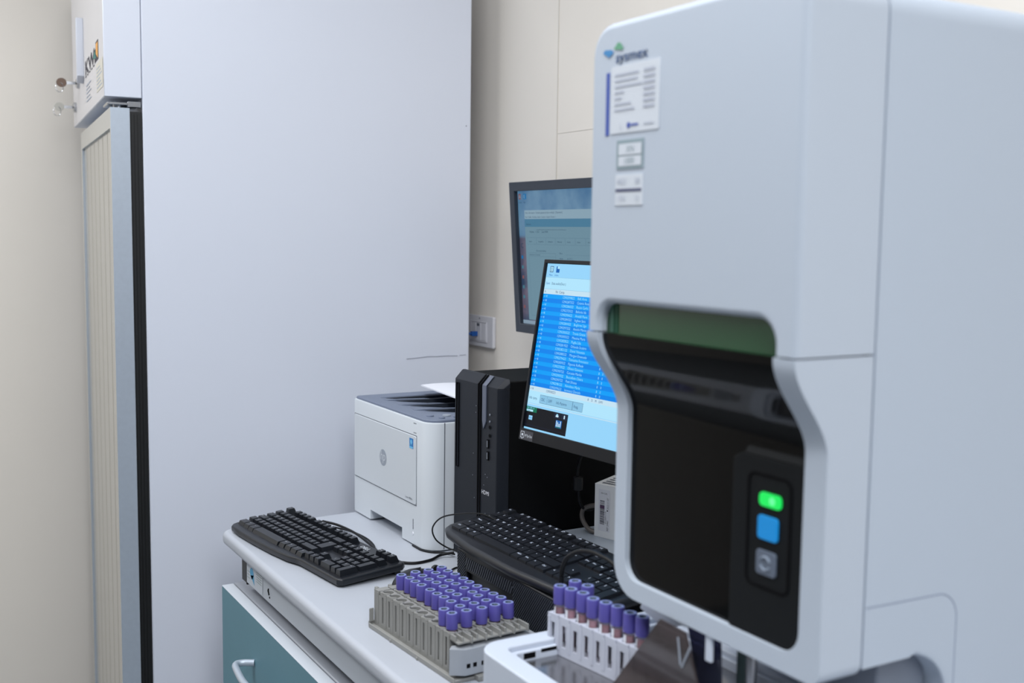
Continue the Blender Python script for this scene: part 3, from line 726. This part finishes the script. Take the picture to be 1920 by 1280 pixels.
sl = [((0, 0, 1.30 - .9 + .0044 * k), (0, 0, 1)) for k in range(20)]
def dsp(co):
    yv = co.y + 1.0; wgt = max(0, min(1, (.753 - yv) / .093)); return (co.x, co.y + pz(co.z + .9) * wgt, co.z)
g = MB(); g.prism(lo_poly, .66, .753, 'y', 0, ai)
g.build('lower_cover', M_anal, an, [(.006, 3, lambda c, e: (c.y + 1.0) < .71 and abs(e.verts[0].co.y - .0 + 1.0 - .66 - pz(e.verts[0].co.z + .9)) < .002 and abs(e.verts[1].co.y + 1.0 - .66 - pz(e.verts[1].co.z + .9)) < .002 and c.z < .4885)], slices=sl, disp=dsp, sharp=35)
# window pane following the S profile
g = MB(); pp_ = rrect(wx0 - .003, wz0 - .003, wx1 + .003, SEAM - .001, (wr, wr, 0, 0), 5)
g.prism(pp_, .6665, .6695, 'y', 0, ai)
g.build('window', M_pane, an, slices=sl, disp=lambda co: (co.x, co.y + pz(co.z + .9), co.z), sharp=60)
g = MB(); g.box(wx0 - .006, wx1 + .006, .672, .674, SEAM - .002, wz1 + .006, 0, ai); g.box(-.950, -.944, .6705, .672, SEAM, wz1, 1, ai); g.box(-.940, -.9385, .6705, .672, SEAM, wz1, 1, ai)
g.build('green_band', [M_green, mat('green_band_light_fold', (46, 96, 78), .3)], an)
g = MB(); g.box(AX0 + .004, AX1 - .004, .7485, .7515, 1.105, 1.42, 0, ai); g.build('interior_liner', M_hole, an)
g = MB(); g.box(-.925, -.921, .725, .735, 1.12, 1.34, 0, ai); g.box(-.905, -.86, .728, .74, 1.15, 1.27, 1, ai); g.lathe([(.004, 0), (.004, .13), (.001, .145)], 12, 0, ai @ T(-.845, .725, 1.13)); g.box(-.87, -.815, .722, .74, 1.135, 1.165, 1, ai); g.lathe([(.008, 0), (.008, .03)], 12, 2, ai @ T(-.83, .724, 1.14))
g.build('probe_assembly', [M_steel, M_panel, M_silver], an, B1(.001, 1))
# control panel
cpx0, cpx1 = -.791, -.6975
g = MB(); g.prism([(cpx0, 1.119), (cpx1, 1.119), (cpx1, 1.290), (cpx0 + .012, 1.290), (cpx0, 1.284)], .7035, .745, 'y', 0, ai)
g.prism([(.7035, 1.290), (.745, 1.290), (.745, 1.315), (.722, 1.315)], cpx0 + .014, cpx1, 'x', 0, ai)
cp = g.build('control_panel', M_panel, an, B1(.0025, 2))
def cring(x0_, x1_, z0_, z1_, r_, wd, d0, m, name, par):
    g = MB(); g.ring(rrect(x0_, z0_, x1_, z1_, r_, 5), rrect(x0_ + wd, z0_ + wd, x1_ - wd, z1_ - wd, max(.001, r_ - wd), 5), 0, .0012, 0, ai @ T(0, d0, 0) @ FRONT); return g.build(name, m, par)
cring(-.7685, -.7115, 1.168, 1.275, .009, .0022, .7037, M_hole, 'panel_recess', cp)
def pad(x0_, x1_, z0_, z1_, r_, m, name, d=.0022, ms_=None):
    g = MB(); g.prism(rrect(x0_, z0_, x1_, z1_, r_, 5), .7035 - d, .704, 'y', 0, ai); return g.build(name, m, cp, B1(.0008, 2))
pad(-.7515, -.7235, 1.2455, 1.2585, .0045, M_led, 'status_light')
MB().lathe([(.0038, 0), (.002, .0004)], 14, 0, ai @ T(-.734, .7012, 1.252) @ FRONT).build('status_light_core', M_ledhot, cp)
pad(-.7525, -.7265, 1.2145, 1.2370, .0040, M_btnb, 'start_button')
mb_ = pad(-.7530, -.7275, 1.1815, 1.2045, .0035, M_btng, 'mode_button')
g = MB()
for a0 in (20, 200): g.tube([(-.7402 + .0062 * math.cos(R(a0 + q * 22)), .7008, 1.193 + .0062 * math.sin(R(a0 + q * 22))) for q in range(7)], .0011, 6, 0, ai, 2)
g.build('mode_symbol', M_btnl, mb_)
# labels and emblem on the upper cover
q = ai @ T(0, .6594, 0) @ FRONT
g = MB(); g.prism([(x, z) for x, z in rrect(-.941, 1.593, -.861, 1.660, .002, 2)], .6592, .66, 'y', 0, ai)
for k in range(7): g.quad(-.934, 1.650 - k * .0058, -.934 + (.040, .038, .046, .016, .012, .028, .034)[k], 1.652 - k * .0058, q, 1, .0008)
for k in range(7): g.quad(-.886, 1.650 - k * .0058, -.868, 1.6528 - k * .0058, q, 1, .0008)
g.text('L', .008, q @ T(-.924, 1.597, .0009), 1); g.lathe([(.003, 0), (.003, .0002)], 10, 2, q @ T(-.909, 1.6, .0007)); g.quad(-.905, 1.599, -.893, 1.601, q, 2, .0008); g.quad(-.884, 1.599, -.868, 1.6005, q, 1, .0008)
g.build('info_label', [M_lab2, M_lab2ink, M_darkblue], an, fix=False)
g = MB(); g.box(-.9495, -.9445, .6592, .66, 1.592, 1.655, 0, ai); g.build('blue_stripe', M_darkblue, an)
g = MB(); g.box(-.929, -.884, .6592, .66, 1.557, 1.586, 0, ai); g.quad(-.925, 1.571, -.887, 1.582, q, 1, .0006); g.quad(-.925, 1.560, -.887, 1.5695, q, 1, .0006)
g.text('XN', .009, q @ T(-.912, 1.5735, .0008), 0); g.text('1000', .009, q @ T(-.916, 1.562, .0008), 0)
g.build('framed_label', [mat('sage_grey_print', (142, 160, 168), .6), M_lab2], an, fix=False)
g = MB(); g.box(-.930, -.884, .6592, .66, 1.521, 1.5515, 0, ai); g.box(-.929, -.886, .6588, .6592, 1.5345, 1.5375, 1, ai)
g.text('4621', .0085, q @ T(-.927, 1.542, .0008), 2); g.text('58', .0085, q @ T(-.897, 1.542, .0008), 2); g.text('1703', .007, q @ T(-.926, 1.5255, .0008), 2); g.text('21', .007, q @ T(-.896, 1.5255, .0008), 2)
g.build('number_label', [M_lab2, mat('violet_grey_ink', (84, 88, 116), .7), M_lab2ink], an, fix=False)
g = MB()
def dart(pts, m, qq): g.add([(*p, .0002) for p in pts], [tuple(range(len(pts)))], m, qq)
dart([(-.9565, 1.6755), (-.9535, 1.6785), (-.942, 1.6775), (-.9375, 1.6745), (-.9455, 1.6700), (-.9505, 1.6725)], 0, q)
dart([(-.9380, 1.6775), (-.9310, 1.6835), (-.926, 1.6825), (-.921, 1.6765), (-.9235, 1.6752)], 1, q)
g.text('sysmex', .0148, q @ T(-.9345, 1.6635, .0002), 2, 1.22); g.text('sysmex', .0148, q @ T(-.9341, 1.6638, .0002), 2, 1.22)
g.build('emblem', [mat('emblem_blue', (52, 132, 190), .5), mat('emblem_green', (92, 158, 124), .5), mat('emblem_navy', (84, 120, 180), .5)], an, smooth=False, fix=False)
# sampler
g = MB(); ou = rrect(-1.113, .600, -.69, .864, (.032, .02, .005, .01), 8); inn = rrect(-1.086, .628, -.715, .850, (.010, .01, .005, .005), 8)
g.ring(ou, inn, .9015, 1.010, 0, ai)
inn2 = rrect(-1.079, .636, -.72, .845, (.008, .008, .004, .004), 8)
g.ring(inn, inn2, .9015, 1.004, 0, ai)
g.build('sampler_tray', M_tray, an, [(.0045, 3, lambda c, e: c.z > .1035)], sharp=50)
MB().box(-1.0785, -.7205, .6365, .8445, .985, .992, 0, ai).build('tray_floor', M_steel, an)
g = MB(); g.box(-1.0792, -1.0785, .648, .664, .9945, 1.0015, 0, ai); g.box(-1.0792, -1.0785, .672, .70, .999, 1.003, 0, ai); g.build('sensor_window', M_hole, an)
# splash shield and interior under the cover
g = MB(); g.prism([(-.968, .995), (-.80, .995), (-.83, 1.060), (-.845, 1.094), (-.886, 1.0955)], .6955, .6985, 'y', 0, ai)
g.build('splash_shield', M_flap, an)
g = MB(); g.prism([(-.835, .995), (-.805, .995), (-.812, 1.098), (-.862, 1.098), (-.85, 1.06)], .712, .715, 'y', 0, ai); g.build('inner_shield', M_flap2, an)
g = MB(); g.prism([(-.848, 1.058), (-.8462, 1.058), (-.8337, 1.083), (-.8355, 1.083)], .694, .6955, 'y', 0, ai); g.prism([(-.8500, 1.060), (-.8487, 1.060), (-.8537, 1.087), (-.8550, 1.087)], .694, .6955, 'y', 0, ai)
g.build('shield_edge', M_silver, an)
g = MB(); g.box(-.8235, -.8145, .704, .708, 1.072, 1.102, 0, ai); g.build('latch_tab', M_tray, an, B1(.001, 2))
g = MB(); g.lathe([(.0055, 0), (.0055, .12)], 14, 0, ai @ T(-.79, .735, .99)); g.box(-.815, -.80, .738, .744, .99, 1.10, 1, ai); g.box(-.797, -.778, .741, .744, 1.045, 1.049, 2, ai)
g.build('gripper_post', [M_steel, mat('green_grey_glass', (86, 104, 104), .3), M_hole], an, B1(.0008, 1))
g = MB(); g.box(-.735, -.70, .742, .79, .992, 1.035, 0, ai); g.build('rinse_block', M_anal2, an, B1(.0015, 1))
g = MB(); g.box(-.778, -.692, .80, .866, .992, 1.10, 0, ai); g.build('sampler_housing', mat('shaded_housing_grey', (116, 124, 138), .5), an, B1(.002, 1))  # shade on the body under the cover is put into this grey
g = MB(); g.prism([(-.987, 1.069), (-.955, 1.062), (-.930, 1.064), (-.912, 1.072), (-.888, 1.074), (-.888, 1.0985), (-.970, 1.0985)], .745, .80, 'y', 0, ai); g.build('inlet_cover', M_tray, an, B1(.002, 2))

# ================================================================ NEAR MONITOR
mn = thing('monitor', 'black monitor showing a bright blue patient list, leaning back beside the tower', 'monitor', (-1.575, .930, 1.151), 4.6, rx=-9.3)
MWd, MHt = .49, .303
def fl(*a): return a
g = MB(); g.box(0, MWd, .004, .026, 0, MHt); g.box(.12, .37, .026, .048, .07, .24)
g.build('monitor_housing', M_bez2, mn, B1(.002, 2))
FR = FRONT
g = MB(); g.ring([(0, 0), (MWd, 0), (MWd, MHt), (0, MHt)], [(.0052, .0195), (MWd - .0052, .0195), (MWd - .0052, MHt - .0062), (.0052, MHt - .0062)], 0, .005, 0, T(0, .004, 0) @ FR)
g.build('bezel', M_bez2, mn, B1(.0008, 1))
SC = dict(a=screen_mat('ui_pale_blue', (150, 212, 250)), b=screen_mat('ui_lighter_blue', (176, 228, 252)), c=screen_mat('ui_header_white', (196, 226, 242)),
          d=screen_mat('ui_row_blue', (0, 158, 248)), e=screen_mat('ui_row_deep_blue', (0, 132, 236)), f=screen_mat('ui_text_ice', (150, 222, 255)),
          g=screen_mat('ui_text_navy', (30, 72, 120)), h=screen_mat('ui_black', (18, 20, 28)), i=screen_mat('ui_green', (16, 112, 84)),
          j=screen_mat('ui_button', (138, 194, 226)), k=screen_mat('ui_icon_blue', (18, 96, 176)), l=screen_mat('ui_dark_button', (30, 38, 60)), m=screen_mat('ui_select_blue', (0, 112, 222)))
keys_ = list(SC); mi = {k_: n_ for n_, k_ in enumerate(keys_)}
g = MB(); SP = T(0, .0036, 0) @ FR
sx0, sx1, sz0, sz1 = .0052, MWd - .0052, .0195, MHt - .0062
def q_(x0_, z0_, x1_, z1_, c, lay=1): g.quad(x0_, z0_, x1_, z1_, SP, mi[c], lay * .00006)
def t_(s_, x_, z_, sz_, c, sx=1, lay=5): g.text(s_, sz_, SP @ T(x_, z_, lay * .00006), mi[c], sx)
q_(sx0, sz0, sx1, sz1, 'a', 0)
q_(sx0, .274, sx1, sz1, 'a'); q_(sx0, .2545, sx1, .274, 'b'); q_(sx0, .246, sx1, .2545, 'c')
q_(sx0, .2738, sx1, .2743, 'j', 2); q_(sx0, .2542, sx1, .2547, 'j', 2)
q_(.014, .2825, .0235, .2925, 'g', 2); q_(.015, .2835, .0225, .2915, 'b', 3)
for r_ in range(3):
    for c_ in range(3): q_(.0162 + c_ * .0018, .2846 + r_ * .0022, .0174 + c_ * .0018, .2855 + r_ * .0022, 'g', 4)
q_(.031, .2822, .040, .2925, 'k', 2); q_(.034, .2885, .040, .2925, 'b', 3)
t_('Menu', .0135, .2765, .0042, 'k'); t_('Indice', .0290, .2765, .0042, 'k')
t_('Sort:', .0085, .262, .0060, 'k'); t_('Data analisi(Decr.)', .024, .262, .0060, 'g', .86)
t_('A', .008, .2485, .0052, 'g'); t_('Nr. Camp.', .038, .2483, .0064, 'g', .92)
NAMES = ['Balli Anna', 'Catania Rosa', 'Russo Carlo', 'Ballotta Ida', 'Amaldi Piero', 'Inglese Sara', 'Buglione Ugo', 'Assolvi Mario', 'Trevia Grazia', 'Messina Maria', 'Puglia Lilia', 'Orlando Scolaro', 'Danni Vincenzo', 'Morgavi Emanuele',
         'Tomasino Francesco', 'Figuccia Raffaele', 'Oliveri Giovanni', 'Cucuzza Marika', 'Buccellato Chiara', 'Patti Silvana', 'Navoloso Maria', 'Iacovacci Daniela']
NUM = ['1290299822', '1290287322', '1290286022', '1290272922', '1290290422', '1290284322', '1290284422', '1290297322', '1290300522', '1290300322', '1290282822', '1290281922', '1290282122', '1290288522', '1290279422', '1290283922', '1290273922', '1290290722', '1290290922', '1290290722', '1290298122', '1290299622']
ph_ = (.246 - .0915) / 22
for k in range(22):
    z1_ = .246 - k * ph_; q_(sx0, z1_ - ph_, sx1, z1_, 'd' if k % 2 == 0 else 'e')
    q_(sx0, z1_ - .0003, sx1, z1_, 'e', 2)
    if k % 2 == 0: q_(sx0 + .012, z1_ - ph_, sx0 + .058, z1_, 'd', 2)
    t_('v', sx0 + .0025, z1_ - ph_ + .0016, .0050, 'f'); t_('=8', sx0 + .0065, z1_ - ph_ + .0016, .0052, 'f')
    t_(NUM[k], sx0 + .0535, z1_ - ph_ + .0014, .0058, 'f', 1.12); t_(NAMES[k], sx0 + .0935, z1_ - ph_ + .0014, .0060, 'f', 1.0)
    for cc in (.172, .181): t_('8' if cc < .18 else '0', sx0 + cc, z1_ - ph_ + .0014, .0056, 'f')
q_(sx0, .0835, sx1, .0915, 'c'); t_('v =8', sx0 + .002, .0855, .0052, 'g'); t_('1290300221', sx0 + .046, .0855, .0056, 'g', .95)
for cc, s_ in ((.155, '8'), (.164, 'D'), (.173, 'M'), (.182, 'DM1')): t_(s_, sx0 + cc, .0855, .0052, 'g')
q_(sx0, .0632, sx1, .0835, 'b')
t_('Info camp.', .0085, .0700, .0066, 'g', .82)
for xa, xb, s_ in ((.0385, .057, 'CBC'), (.0585, .079, 'DIFF'), (.080, .124, 'Info Paziente'), (.126, .150, 'Reag.')):
    q_(xa - .001, .0655, xb + .001, .0795, 'g', 2); q_(xa - .0006, .0659, xb + .0006, .0791, 'j', 3); t_(s_, xa + .0025, .0700, .0066, 'g', .82)
q_(sx0, .0608, sx1, .0622, 'c', 2)
q_(sx0, .0225, .118, .0570, 'h'); q_(sx0, .0485, .034, .0570, 'i', 2); t_('XN-1000-1-A', .0068, .0535, .0040, 'f', .9); q_(sx0 + .001, .0490, .024, .0522, 'b', 3); t_('Pronto', .008, .0495, .0030, 'g')
q_(.0145, .0355, .0245, .0425, 'a', 2); t_('W3', .0158, .0370, .0052, 'k')
q_(.082, .0475, .098, .0560, 'l', 2); q_(.101, .0475, .1165, .0560, 'l', 2); q_(.0865, .0495, .0935, .0525, 'c', 3); q_(.0880, .0525, .092, .0545, 'f', 3); q_(.1075, .0490, .1105, .0545, 'c', 3)
q_(.0885, .0325, .1045, .0450, 'k', 2)
for k in range(4): q_(.0900 + k * .0034, .0345, .0920 + k * .0034, .0440 - (k % 3) * .0022, 'c', 3)
q_(.090, .033, .103, .0343, 'i', 4)
q_(sx0, .0262, .118, .0268, 'l', 2)
g.build('screen', [SC[k_] for k_ in keys_], mn, smooth=False, fix=False)
g = MB(); BP = T(0, -.0013, 0) @ FR
g.quad(.004, .0012, .040, .0165, BP, 0); g.ring([(.0055, .004), (.0155, .004), (.0155, .0145), (.0055, .0145)], [(.0062, .0047), (.0148, .0047), (.0148, .0138), (.0062, .0138)], 0, .0001, 1, BP @ T(0, 0, .0001)); g.lathe([(.0022, 0), (.0022, .0001)], 10, 1, BP @ T(.0105, .0092, .0001)); g.quad(.0085, .0022, .0125, .0029, BP, 1, .0001)
g.text('HP Eye Ease', .0066, BP @ T(.0175, .0065, .0002), 1, .62)
g.build('sticker', [mat('sticker_charcoal', (62, 62, 68), .6), M_leg], mn, smooth=False, fix=False)
# stand: column and base, levelled in the world
st = MB(); Minv = (T(-1.575, .930, 1.151) @ Matrix.Rotation(R(4.6), 4, 'Z') @ Matrix.Rotation(R(-9.3), 4, 'X')).inverted()
st.box(-1.355, -1.305, 1.075, 1.095, .973, 1.27, 0, Minv); st.box(-1.36, -1.30, 1.02, 1.085, 1.22, 1.28, 0, Minv)
st.build('stand_column', M_bez2, mn, B1(.003, 2))
MB().prism(rrect(-1.43, 1.065, -1.22, 1.23, .01, 4), .9655, .9735, 'z', 0, Minv).build('stand_base', M_bez2, mn, B1(.002, 2))

# riser under the monitor base
rs = thing('monitor_riser', 'pale grey low riser shelf behind the near keyboard under the white carton', 'shelf', (-1.39, 1.19, .9))
ri = T(1.39, -1.19, -.9)
MB().box(-1.632, -1.14, .960, 1.322, .952, .965, 0, ri).build('shelf_board', M_riser, rs, B1(.0015, 2))
for xa in (-1.628, -1.162): MB().box(xa, xa + .016, .975, 1.31, .9, .952, 0, ri).build('side_support', M_riser, rs)

# ================================================================ FAR MONITOR
mf = thing('monitor', 'dark wall-mounted monitor showing a dim desktop window, high behind the blue one', 'monitor', (-2.143, 1.258, 1.274), 2.4, rx=4.1)
FW, FH = .53, .332
MB().box(0, FW, .006, .036, 0, FH).build('monitor_housing', M_bez, mf, B1(.003, 2))
g = MB(); g.ring([(0, 0), (FW, 0), (FW, FH), (0, FH)], [(.020, .020), (FW - .02, .020), (FW - .02, FH - .020), (.020, FH - .020)], 0, .010, 0, T(0, .006, 0) @ FR)
g.build('bezel', M_bez, mf, B1(.0012, 1))
g = MB(); D = dict(a=None, b=screen_mat('desk_window_grey', (104, 136, 152)), c=screen_mat('desk_titlebar', (132, 158, 174)), d=screen_mat('desk_band_blue', (70, 118, 146)), e=screen_mat('desk_ink', (40, 66, 88)), f=screen_mat('desk_line', (84, 114, 132)), g=screen_mat('desk_red', (122, 80, 84)), h=screen_mat('desk_icon_blue', (26, 106, 160)), i=screen_mat('desk_taskbar', (128, 148, 166)), j=screen_mat('desk_teal', (66, 116, 132)))
wp = bpy.data.materials.new('desk_wallpaper'); wp.use_nodes = True; nt = wp.node_tree; b = nt.nodes['Principled BSDF']; b.inputs['Base Color'].default_value = (.01, .01, .012, 1); b.inputs['Roughness'].default_value = .3
tc = nt.nodes.new('ShaderNodeTexCoord'); no = nt.nodes.new('ShaderNodeTexNoise'); no.inputs['Scale'].default_value = 14; no.inputs['Detail'].default_value = 6
sepx = nt.nodes.new('ShaderNodeSeparateXYZ'); cr1 = nt.nodes.new('ShaderNodeValToRGB'); cr2 = nt.nodes.new('ShaderNodeValToRGB'); mxx = nt.nodes.new('ShaderNodeMixRGB'); mr = nt.nodes.new('ShaderNodeMapRange')
cr1.color_ramp.elements[0].color = (*lin((42, 92, 132)), 1); cr1.color_ramp.elements[1].color = (*lin((104, 140, 164)), 1); cr1.color_ramp.elements[0].position = .3; cr1.color_ramp.elements[1].position = .7
cr2.color_ramp.elements[0].color = (*lin((38, 58, 84)), 1); cr2.color_ramp.elements[1].color = (*lin((94, 84, 100)), 1); cr2.color_ramp.elements[0].position = .4; cr2.color_ramp.elements[1].position = .62
nt.links.new(tc.outputs['Object'], no.inputs['Vector']); nt.links.new(tc.outputs['Object'], sepx.inputs[0]); nt.links.new(no.outputs['Fac'], cr1.inputs[0]); nt.links.new(no.outputs['Fac'], cr2.inputs[0])
nt.links.new(sepx.outputs['Z'], mr.inputs['Value']); mr.inputs['From Min'].default_value = .208; mr.inputs['From Max'].default_value = .216
nt.links.new(mr.outputs[0], mxx.inputs[0]); nt.links.new(cr2.outputs[0], mxx.inputs[1]); nt.links.new(cr1.outputs[0], mxx.inputs[2]); nt.links.new(mxx.outputs[0], b.inputs['Emission Color']); b.inputs['Emission Strength'].default_value = 1
D['a'] = wp; kk = list(D); mi = {k_: n_ for n_, k_ in enumerate(kk)}; SP = T(0, .0052, 0) @ FR
q_(.020, .020, FW - .02, FH - .02, 'a', 0)
zt = FH - .02
q_(.044, .030, .47, zt - .042, 'b', 1); q_(.044, zt - .061, .47, zt - .042, 'c', 2); q_(.044, zt - .078, .47, zt - .061, 'd', 2)
t_('New - laboratorio - Archivio pazienti (ordini e risultati) - [Operatore]', .048, zt - .0495, .0055, 'e', .9); t_('File  Modifica  Visualizza  Analisi  Campioni  Report  Finestra  ?', .048, zt - .0585, .0048, 'e', .95)
t_('Richiesta', .050, zt - .074, .0050, 'e'); t_('Paziente   1  2021      Data 03/08', .062, zt - .0905, .0058, 'e', .9); q_(.088, zt - .0845, .20, zt - .0840, 'e', 3)
for k in range(7):
    xa = .052 + k * .036; q_(xa, zt - .116, xa + .034, zt - .101, 'f', 2); q_(xa + .0005, zt - .1155, xa + .0335, zt - .1015, 'b', 3); t_(('Esami', 'Anagrafica', 'Campioni', 'Materiali', 'Storia', 'Note', 'Altro')[k], xa + .006, zt - .111, .0048, 'e')
q_(.055, .040, .158, zt - .134, 'f', 2); q_(.0556, .0406, .1574, zt - .1346, 'b', 3); q_(.0556, zt - .142, .1574, zt - .1415, 'f', 4); t_('Elenco esami richiesti', .085, zt - .131, .0048, 'e', .9); t_('Emocromo con formula', .058, zt - .1395, .0042, 'e')
for k in range(9):
    z_ = zt - .135 - k * .011; t_(('Filtro', 'Nome', 'Sesso', 'Data', 'Medico', 'Rep.', 'Letto', 'Esito', 'Note')[k], .172, z_, .0048, 'e'); q_(.195, z_ - .0015, .46, z_ - .0011, 'f', 3); t_(('', 'ab 17 2 1', 'Tranco 9 4', 'ambulatorio', 'Guido F. Bruni', '-', '12', 'normale', '')[k], .200, z_, .0050, 'e')
q_(.0235, zt - .018, .0325, zt - .006, 'g', 1); t_('A', .025, zt - .016, .011, 'c'); q_(.0415, zt - .018, .054, zt - .006, 'h', 1); t_('E', .044, zt - .016, .011, 'c')
t_('Acrobat', .0225, zt - .026, .0038, 'e'); t_('Edge', .043, zt - .026, .0038, 'e')
t_('C', .024, zt - .124, .015, 'e'); 
for k, c_ in enumerate(('g', 'j', 'j', 'g', 'j', 'h')): q_(.0245, .054 + k * .022, .0315, .061 + k * .022, c_, 1)
q_(.020, .020, FW - .02, .028, 'i', 2)
g.build('screen', [D[k_] for k_ in kk], mf, smooth=False, fix=False)
Mfi = (T(-2.143, 1.258, 1.274) @ Matrix.Rotation(R(2.4), 4, 'Z') @ Matrix.Rotation(R(4.1), 4, 'X')).inverted()
g = MB(); g.box(-1.93, -1.83, 1.285, 1.3295, 1.38, 1.48, 0, Mfi); g.build('wall_bracket', M_bez2, mf)

# ================================================================ CARTON
ct = thing('carton', 'small white carton with a barcode label standing on the grey riser', 'box', (-1.576, 1.087, .965), 17)
g = MB(); cw, cdp, ch = .075, .055, .094
g.box(0, cw, 0, cdp, 0, ch); g.build('carton_body', M_carton, ct, B1(.0006, 1))
g = MB(); g.add([(0, 0, ch), (cw, 0, ch), (cw, cdp, ch + .006), (0, cdp, ch + .006)], [(0, 1, 2, 3)]); g.add([(0, cdp, ch), (cw, cdp, ch), (cw, cdp, ch + .006), (0, cdp, ch + .006)], [(0, 1, 2, 3)])
for k in range(4): g.add([(.01, .008 + k * .01, ch + .0014 + k * .0011), (.06, .008 + k * .01, ch + .0014 + k * .0011), (.06, .012 + k * .01, ch + .0018 + k * .0011), (.01, .012 + k * .01, ch + .0018 + k * .0011)], [(0, 1, 2, 3)], 1)
g.build('lid_flap', [M_carton, M_text], ct, smooth=False, fix=False)
g = MB(); q = T(0, -.0003, 0) @ FRONT
g.quad(.009, .012, .034, .086, q, 0)
z_ = .024; rnd = random.Random(3)
while z_ < .065:
    h_ = rnd.choice((.0006, .001, .0014)); g.quad(.0125, z_, .0225, z_ + h_, q, 1, .0001); z_ += h_ + rnd.choice((.0006, .0009))
g.quad(.0125, .052, .0225, .0575, q, 2, .0002)
rt = Matrix.Rotation(PI / 2, 4, 'Z')
g.text('(01)2009-11-01', .0045, q @ T(.0265, .026, .0001) @ rt, 1, .8); g.text('REF 24401', .0055, q @ T(.0315, .014, .0001) @ rt, 1, .8); g.text('2022-11-07', .0055, q @ T(.0315, .052, .0001) @ rt, 1, .8); g.quad(.0275, .0485, .0305, .0508, q, 1, .0001); g.text('XN CAL', .004, q @ T(.014, .078, .0001), 1)
g.build('barcode_label', [M_label, M_ink, mat('barcode_purple', (84, 60, 92), .6)], ct, smooth=False, fix=False)

# ================================================================ WALL SOCKET
ws = thing('wall_socket', 'white wall socket plate behind the refrigerator edge with a blue plug lead', 'wall socket', (-2.435, YB, 1.25))
g = MB(); g.prism(rrect(-.068, -.040, .068, .038, .004, 3), -.010, -.0002, 'y'); g.build('plate', M_plate, ws, B1(.003, 2))
g = MB(); g.ring(rrect(-.046, -.028, .040, .024, .002, 2), rrect(-.043, -.025, .037, .021, .001, 2), 0, .002, 0, T(0, -.010, 0) @ FRONT)
g.box(.012, .036, -.0125, -.010, -.024, .020); g.box(-.014, .010, -.0125, -.010, -.024, .020); g.box(-.040, -.016, -.0125, -.010, -.024, .020); g.build('socket_module', M_plate, ws, B1(.001, 1))
g = MB(); g.box(-.008, .004, -.0135, -.012, .012, .019); g.lathe([(.002, 0), (.002, .0006)], 10, 0, T(0, -.0101, .031) @ FRONT); g.build('socket_opening', M_groove, ws)
nc = thing('network_cable', 'blue network cable plugged into the wall socket', 'cable', (-2.445, 1.318, 1.242))
g = MB(); g.box(-.007, .005, -.016, 0, -.006, .006); g.build('plug', M_blucab, nc, B1(.001, 1))
g = MB(); g.tube([(-.001, -.014, 0), (-.006, -.028, 0), (-.03, -.034, -.001), (-.06, -.03, -.004), (-.09, -.025, -.015)], .0032, 10); g.build('lead', M_blucab, nc)

# ================================================================ CABLES
def cable(name, label, path, r_, m=M_cable, extra=None):
    c0 = Vector(path[0]); P = [Vector(p) - c0 for p in path]
    g = MB(); g.tube(P, r_, 10); t = thing(name, label, 'cable', c0); g.build('cable_jacket', m, t)
    return t
zc = .9027
cable('keyboard_cable', 'thick black cable looping behind the left keyboard to the tower', [(-2.06, .765, .917), (-2.03, .785, .914), (-1.97, .797, .911), (-1.90, .797, .908), (-1.835, .792, .906), (-1.785, .800, .904), (-1.762, .825, zc), (-1.765, .86, zc), (-1.778, .888, .905), (-1.765, .908, .910)], .0026)
cable('cable_strand', 'thinner black cable strand beside the keyboard cable behind the left keyboard', [(-2.05, .782, .906), (-2.01, .806, .903), (-1.955, .813, .903), (-1.905, .808, .903), (-1.87, .797, .902)], .0018)
cable('thin_cable_loop', 'thin black cable looping up in front of the printer side', [(-1.742, .905, .918), (-1.757, .888, .925), (-1.764, .870, .940), (-1.761, .862, .962), (-1.731, .862, .987), (-1.679, .864, 1.006), (-1.601, .872, 1.024), (-1.555, .880, 1.022)], .0014)
cable('printer_cable', 'thin black cable running round the printer foot to the tower', [(-1.870, .8735, .9018), (-1.850, .8735, .9018), (-1.832, .8745, .9018), (-1.812, .884, .9018), (-1.795, .902, .903), (-1.77, .912, .905)], .0016)
cable('mouse_cable', 'thin black mouse lead going from the mouse toward the tower front', [(-1.632, .834, .906), (-1.66, .846, .903), (-1.69, .862, .902), (-1.705, .885, .902), (-1.69, .903, .902), (-1.64, .908, .902)], .0015)
fc = thing('video_cable', 'black monitor cable with a ferrite bead hanging behind the near keyboard', 'cable', (-1.585, 1.06, 1.10))
fi = T(1.585, -1.06, -1.10)
g = MB(); g.tube([(-1.56, 1.05, 1.12), (-1.585, 1.06, 1.10), (-1.597, 1.064, 1.075), (-1.600, 1.068, 1.05), (-1.604, 1.074, 1.022), (-1.611, 1.092, 1.004), (-1.615, 1.118, 1.003), (-1.612, 1.145, 1.010)], .0028, 10, 0, fi); g.build('cable_jacket', M_cable, fc)
g = MB(); g.lathe([(.004, -.013), (.0085, -.011), (.009, 0), (.0085, .011), (.004, .013)], 18, 0, fi @ T(-1.5995, 1.067, 1.056)); g.build('ferrite_bead', M_black, fc)
gc = thing('coiled_cable', 'pale grey cable loop lying beside the white carton', 'cable', (-1.60, 1.10, .98))
g = MB(); g.tube([(.028, .01, .034), (.005, -.004, .034), (-.012, -.012, .024), (-.012, -.014, .008), (.002, -.012, -.006), (.014, -.008, -.0105), (.03, .0, -.0105)], .0042, 10); g.build('cable_jacket', M_greycab, gc)
cable('arched_cable', 'black cable arching over the near keyboard toward the analyzer', [(-1.196, .775, .998), (-1.1965, .775, 1.032), (-1.196, .775, 1.050), (-1.188, .775, 1.067), (-1.176, .775, 1.077), (-1.154, .775, 1.088), (-1.127, .775, 1.094), (-1.104, .775, 1.094), (-1.083, .776, 1.091), (-1.04, .777, 1.075), (-.983, .779, 1.06)], .0032)
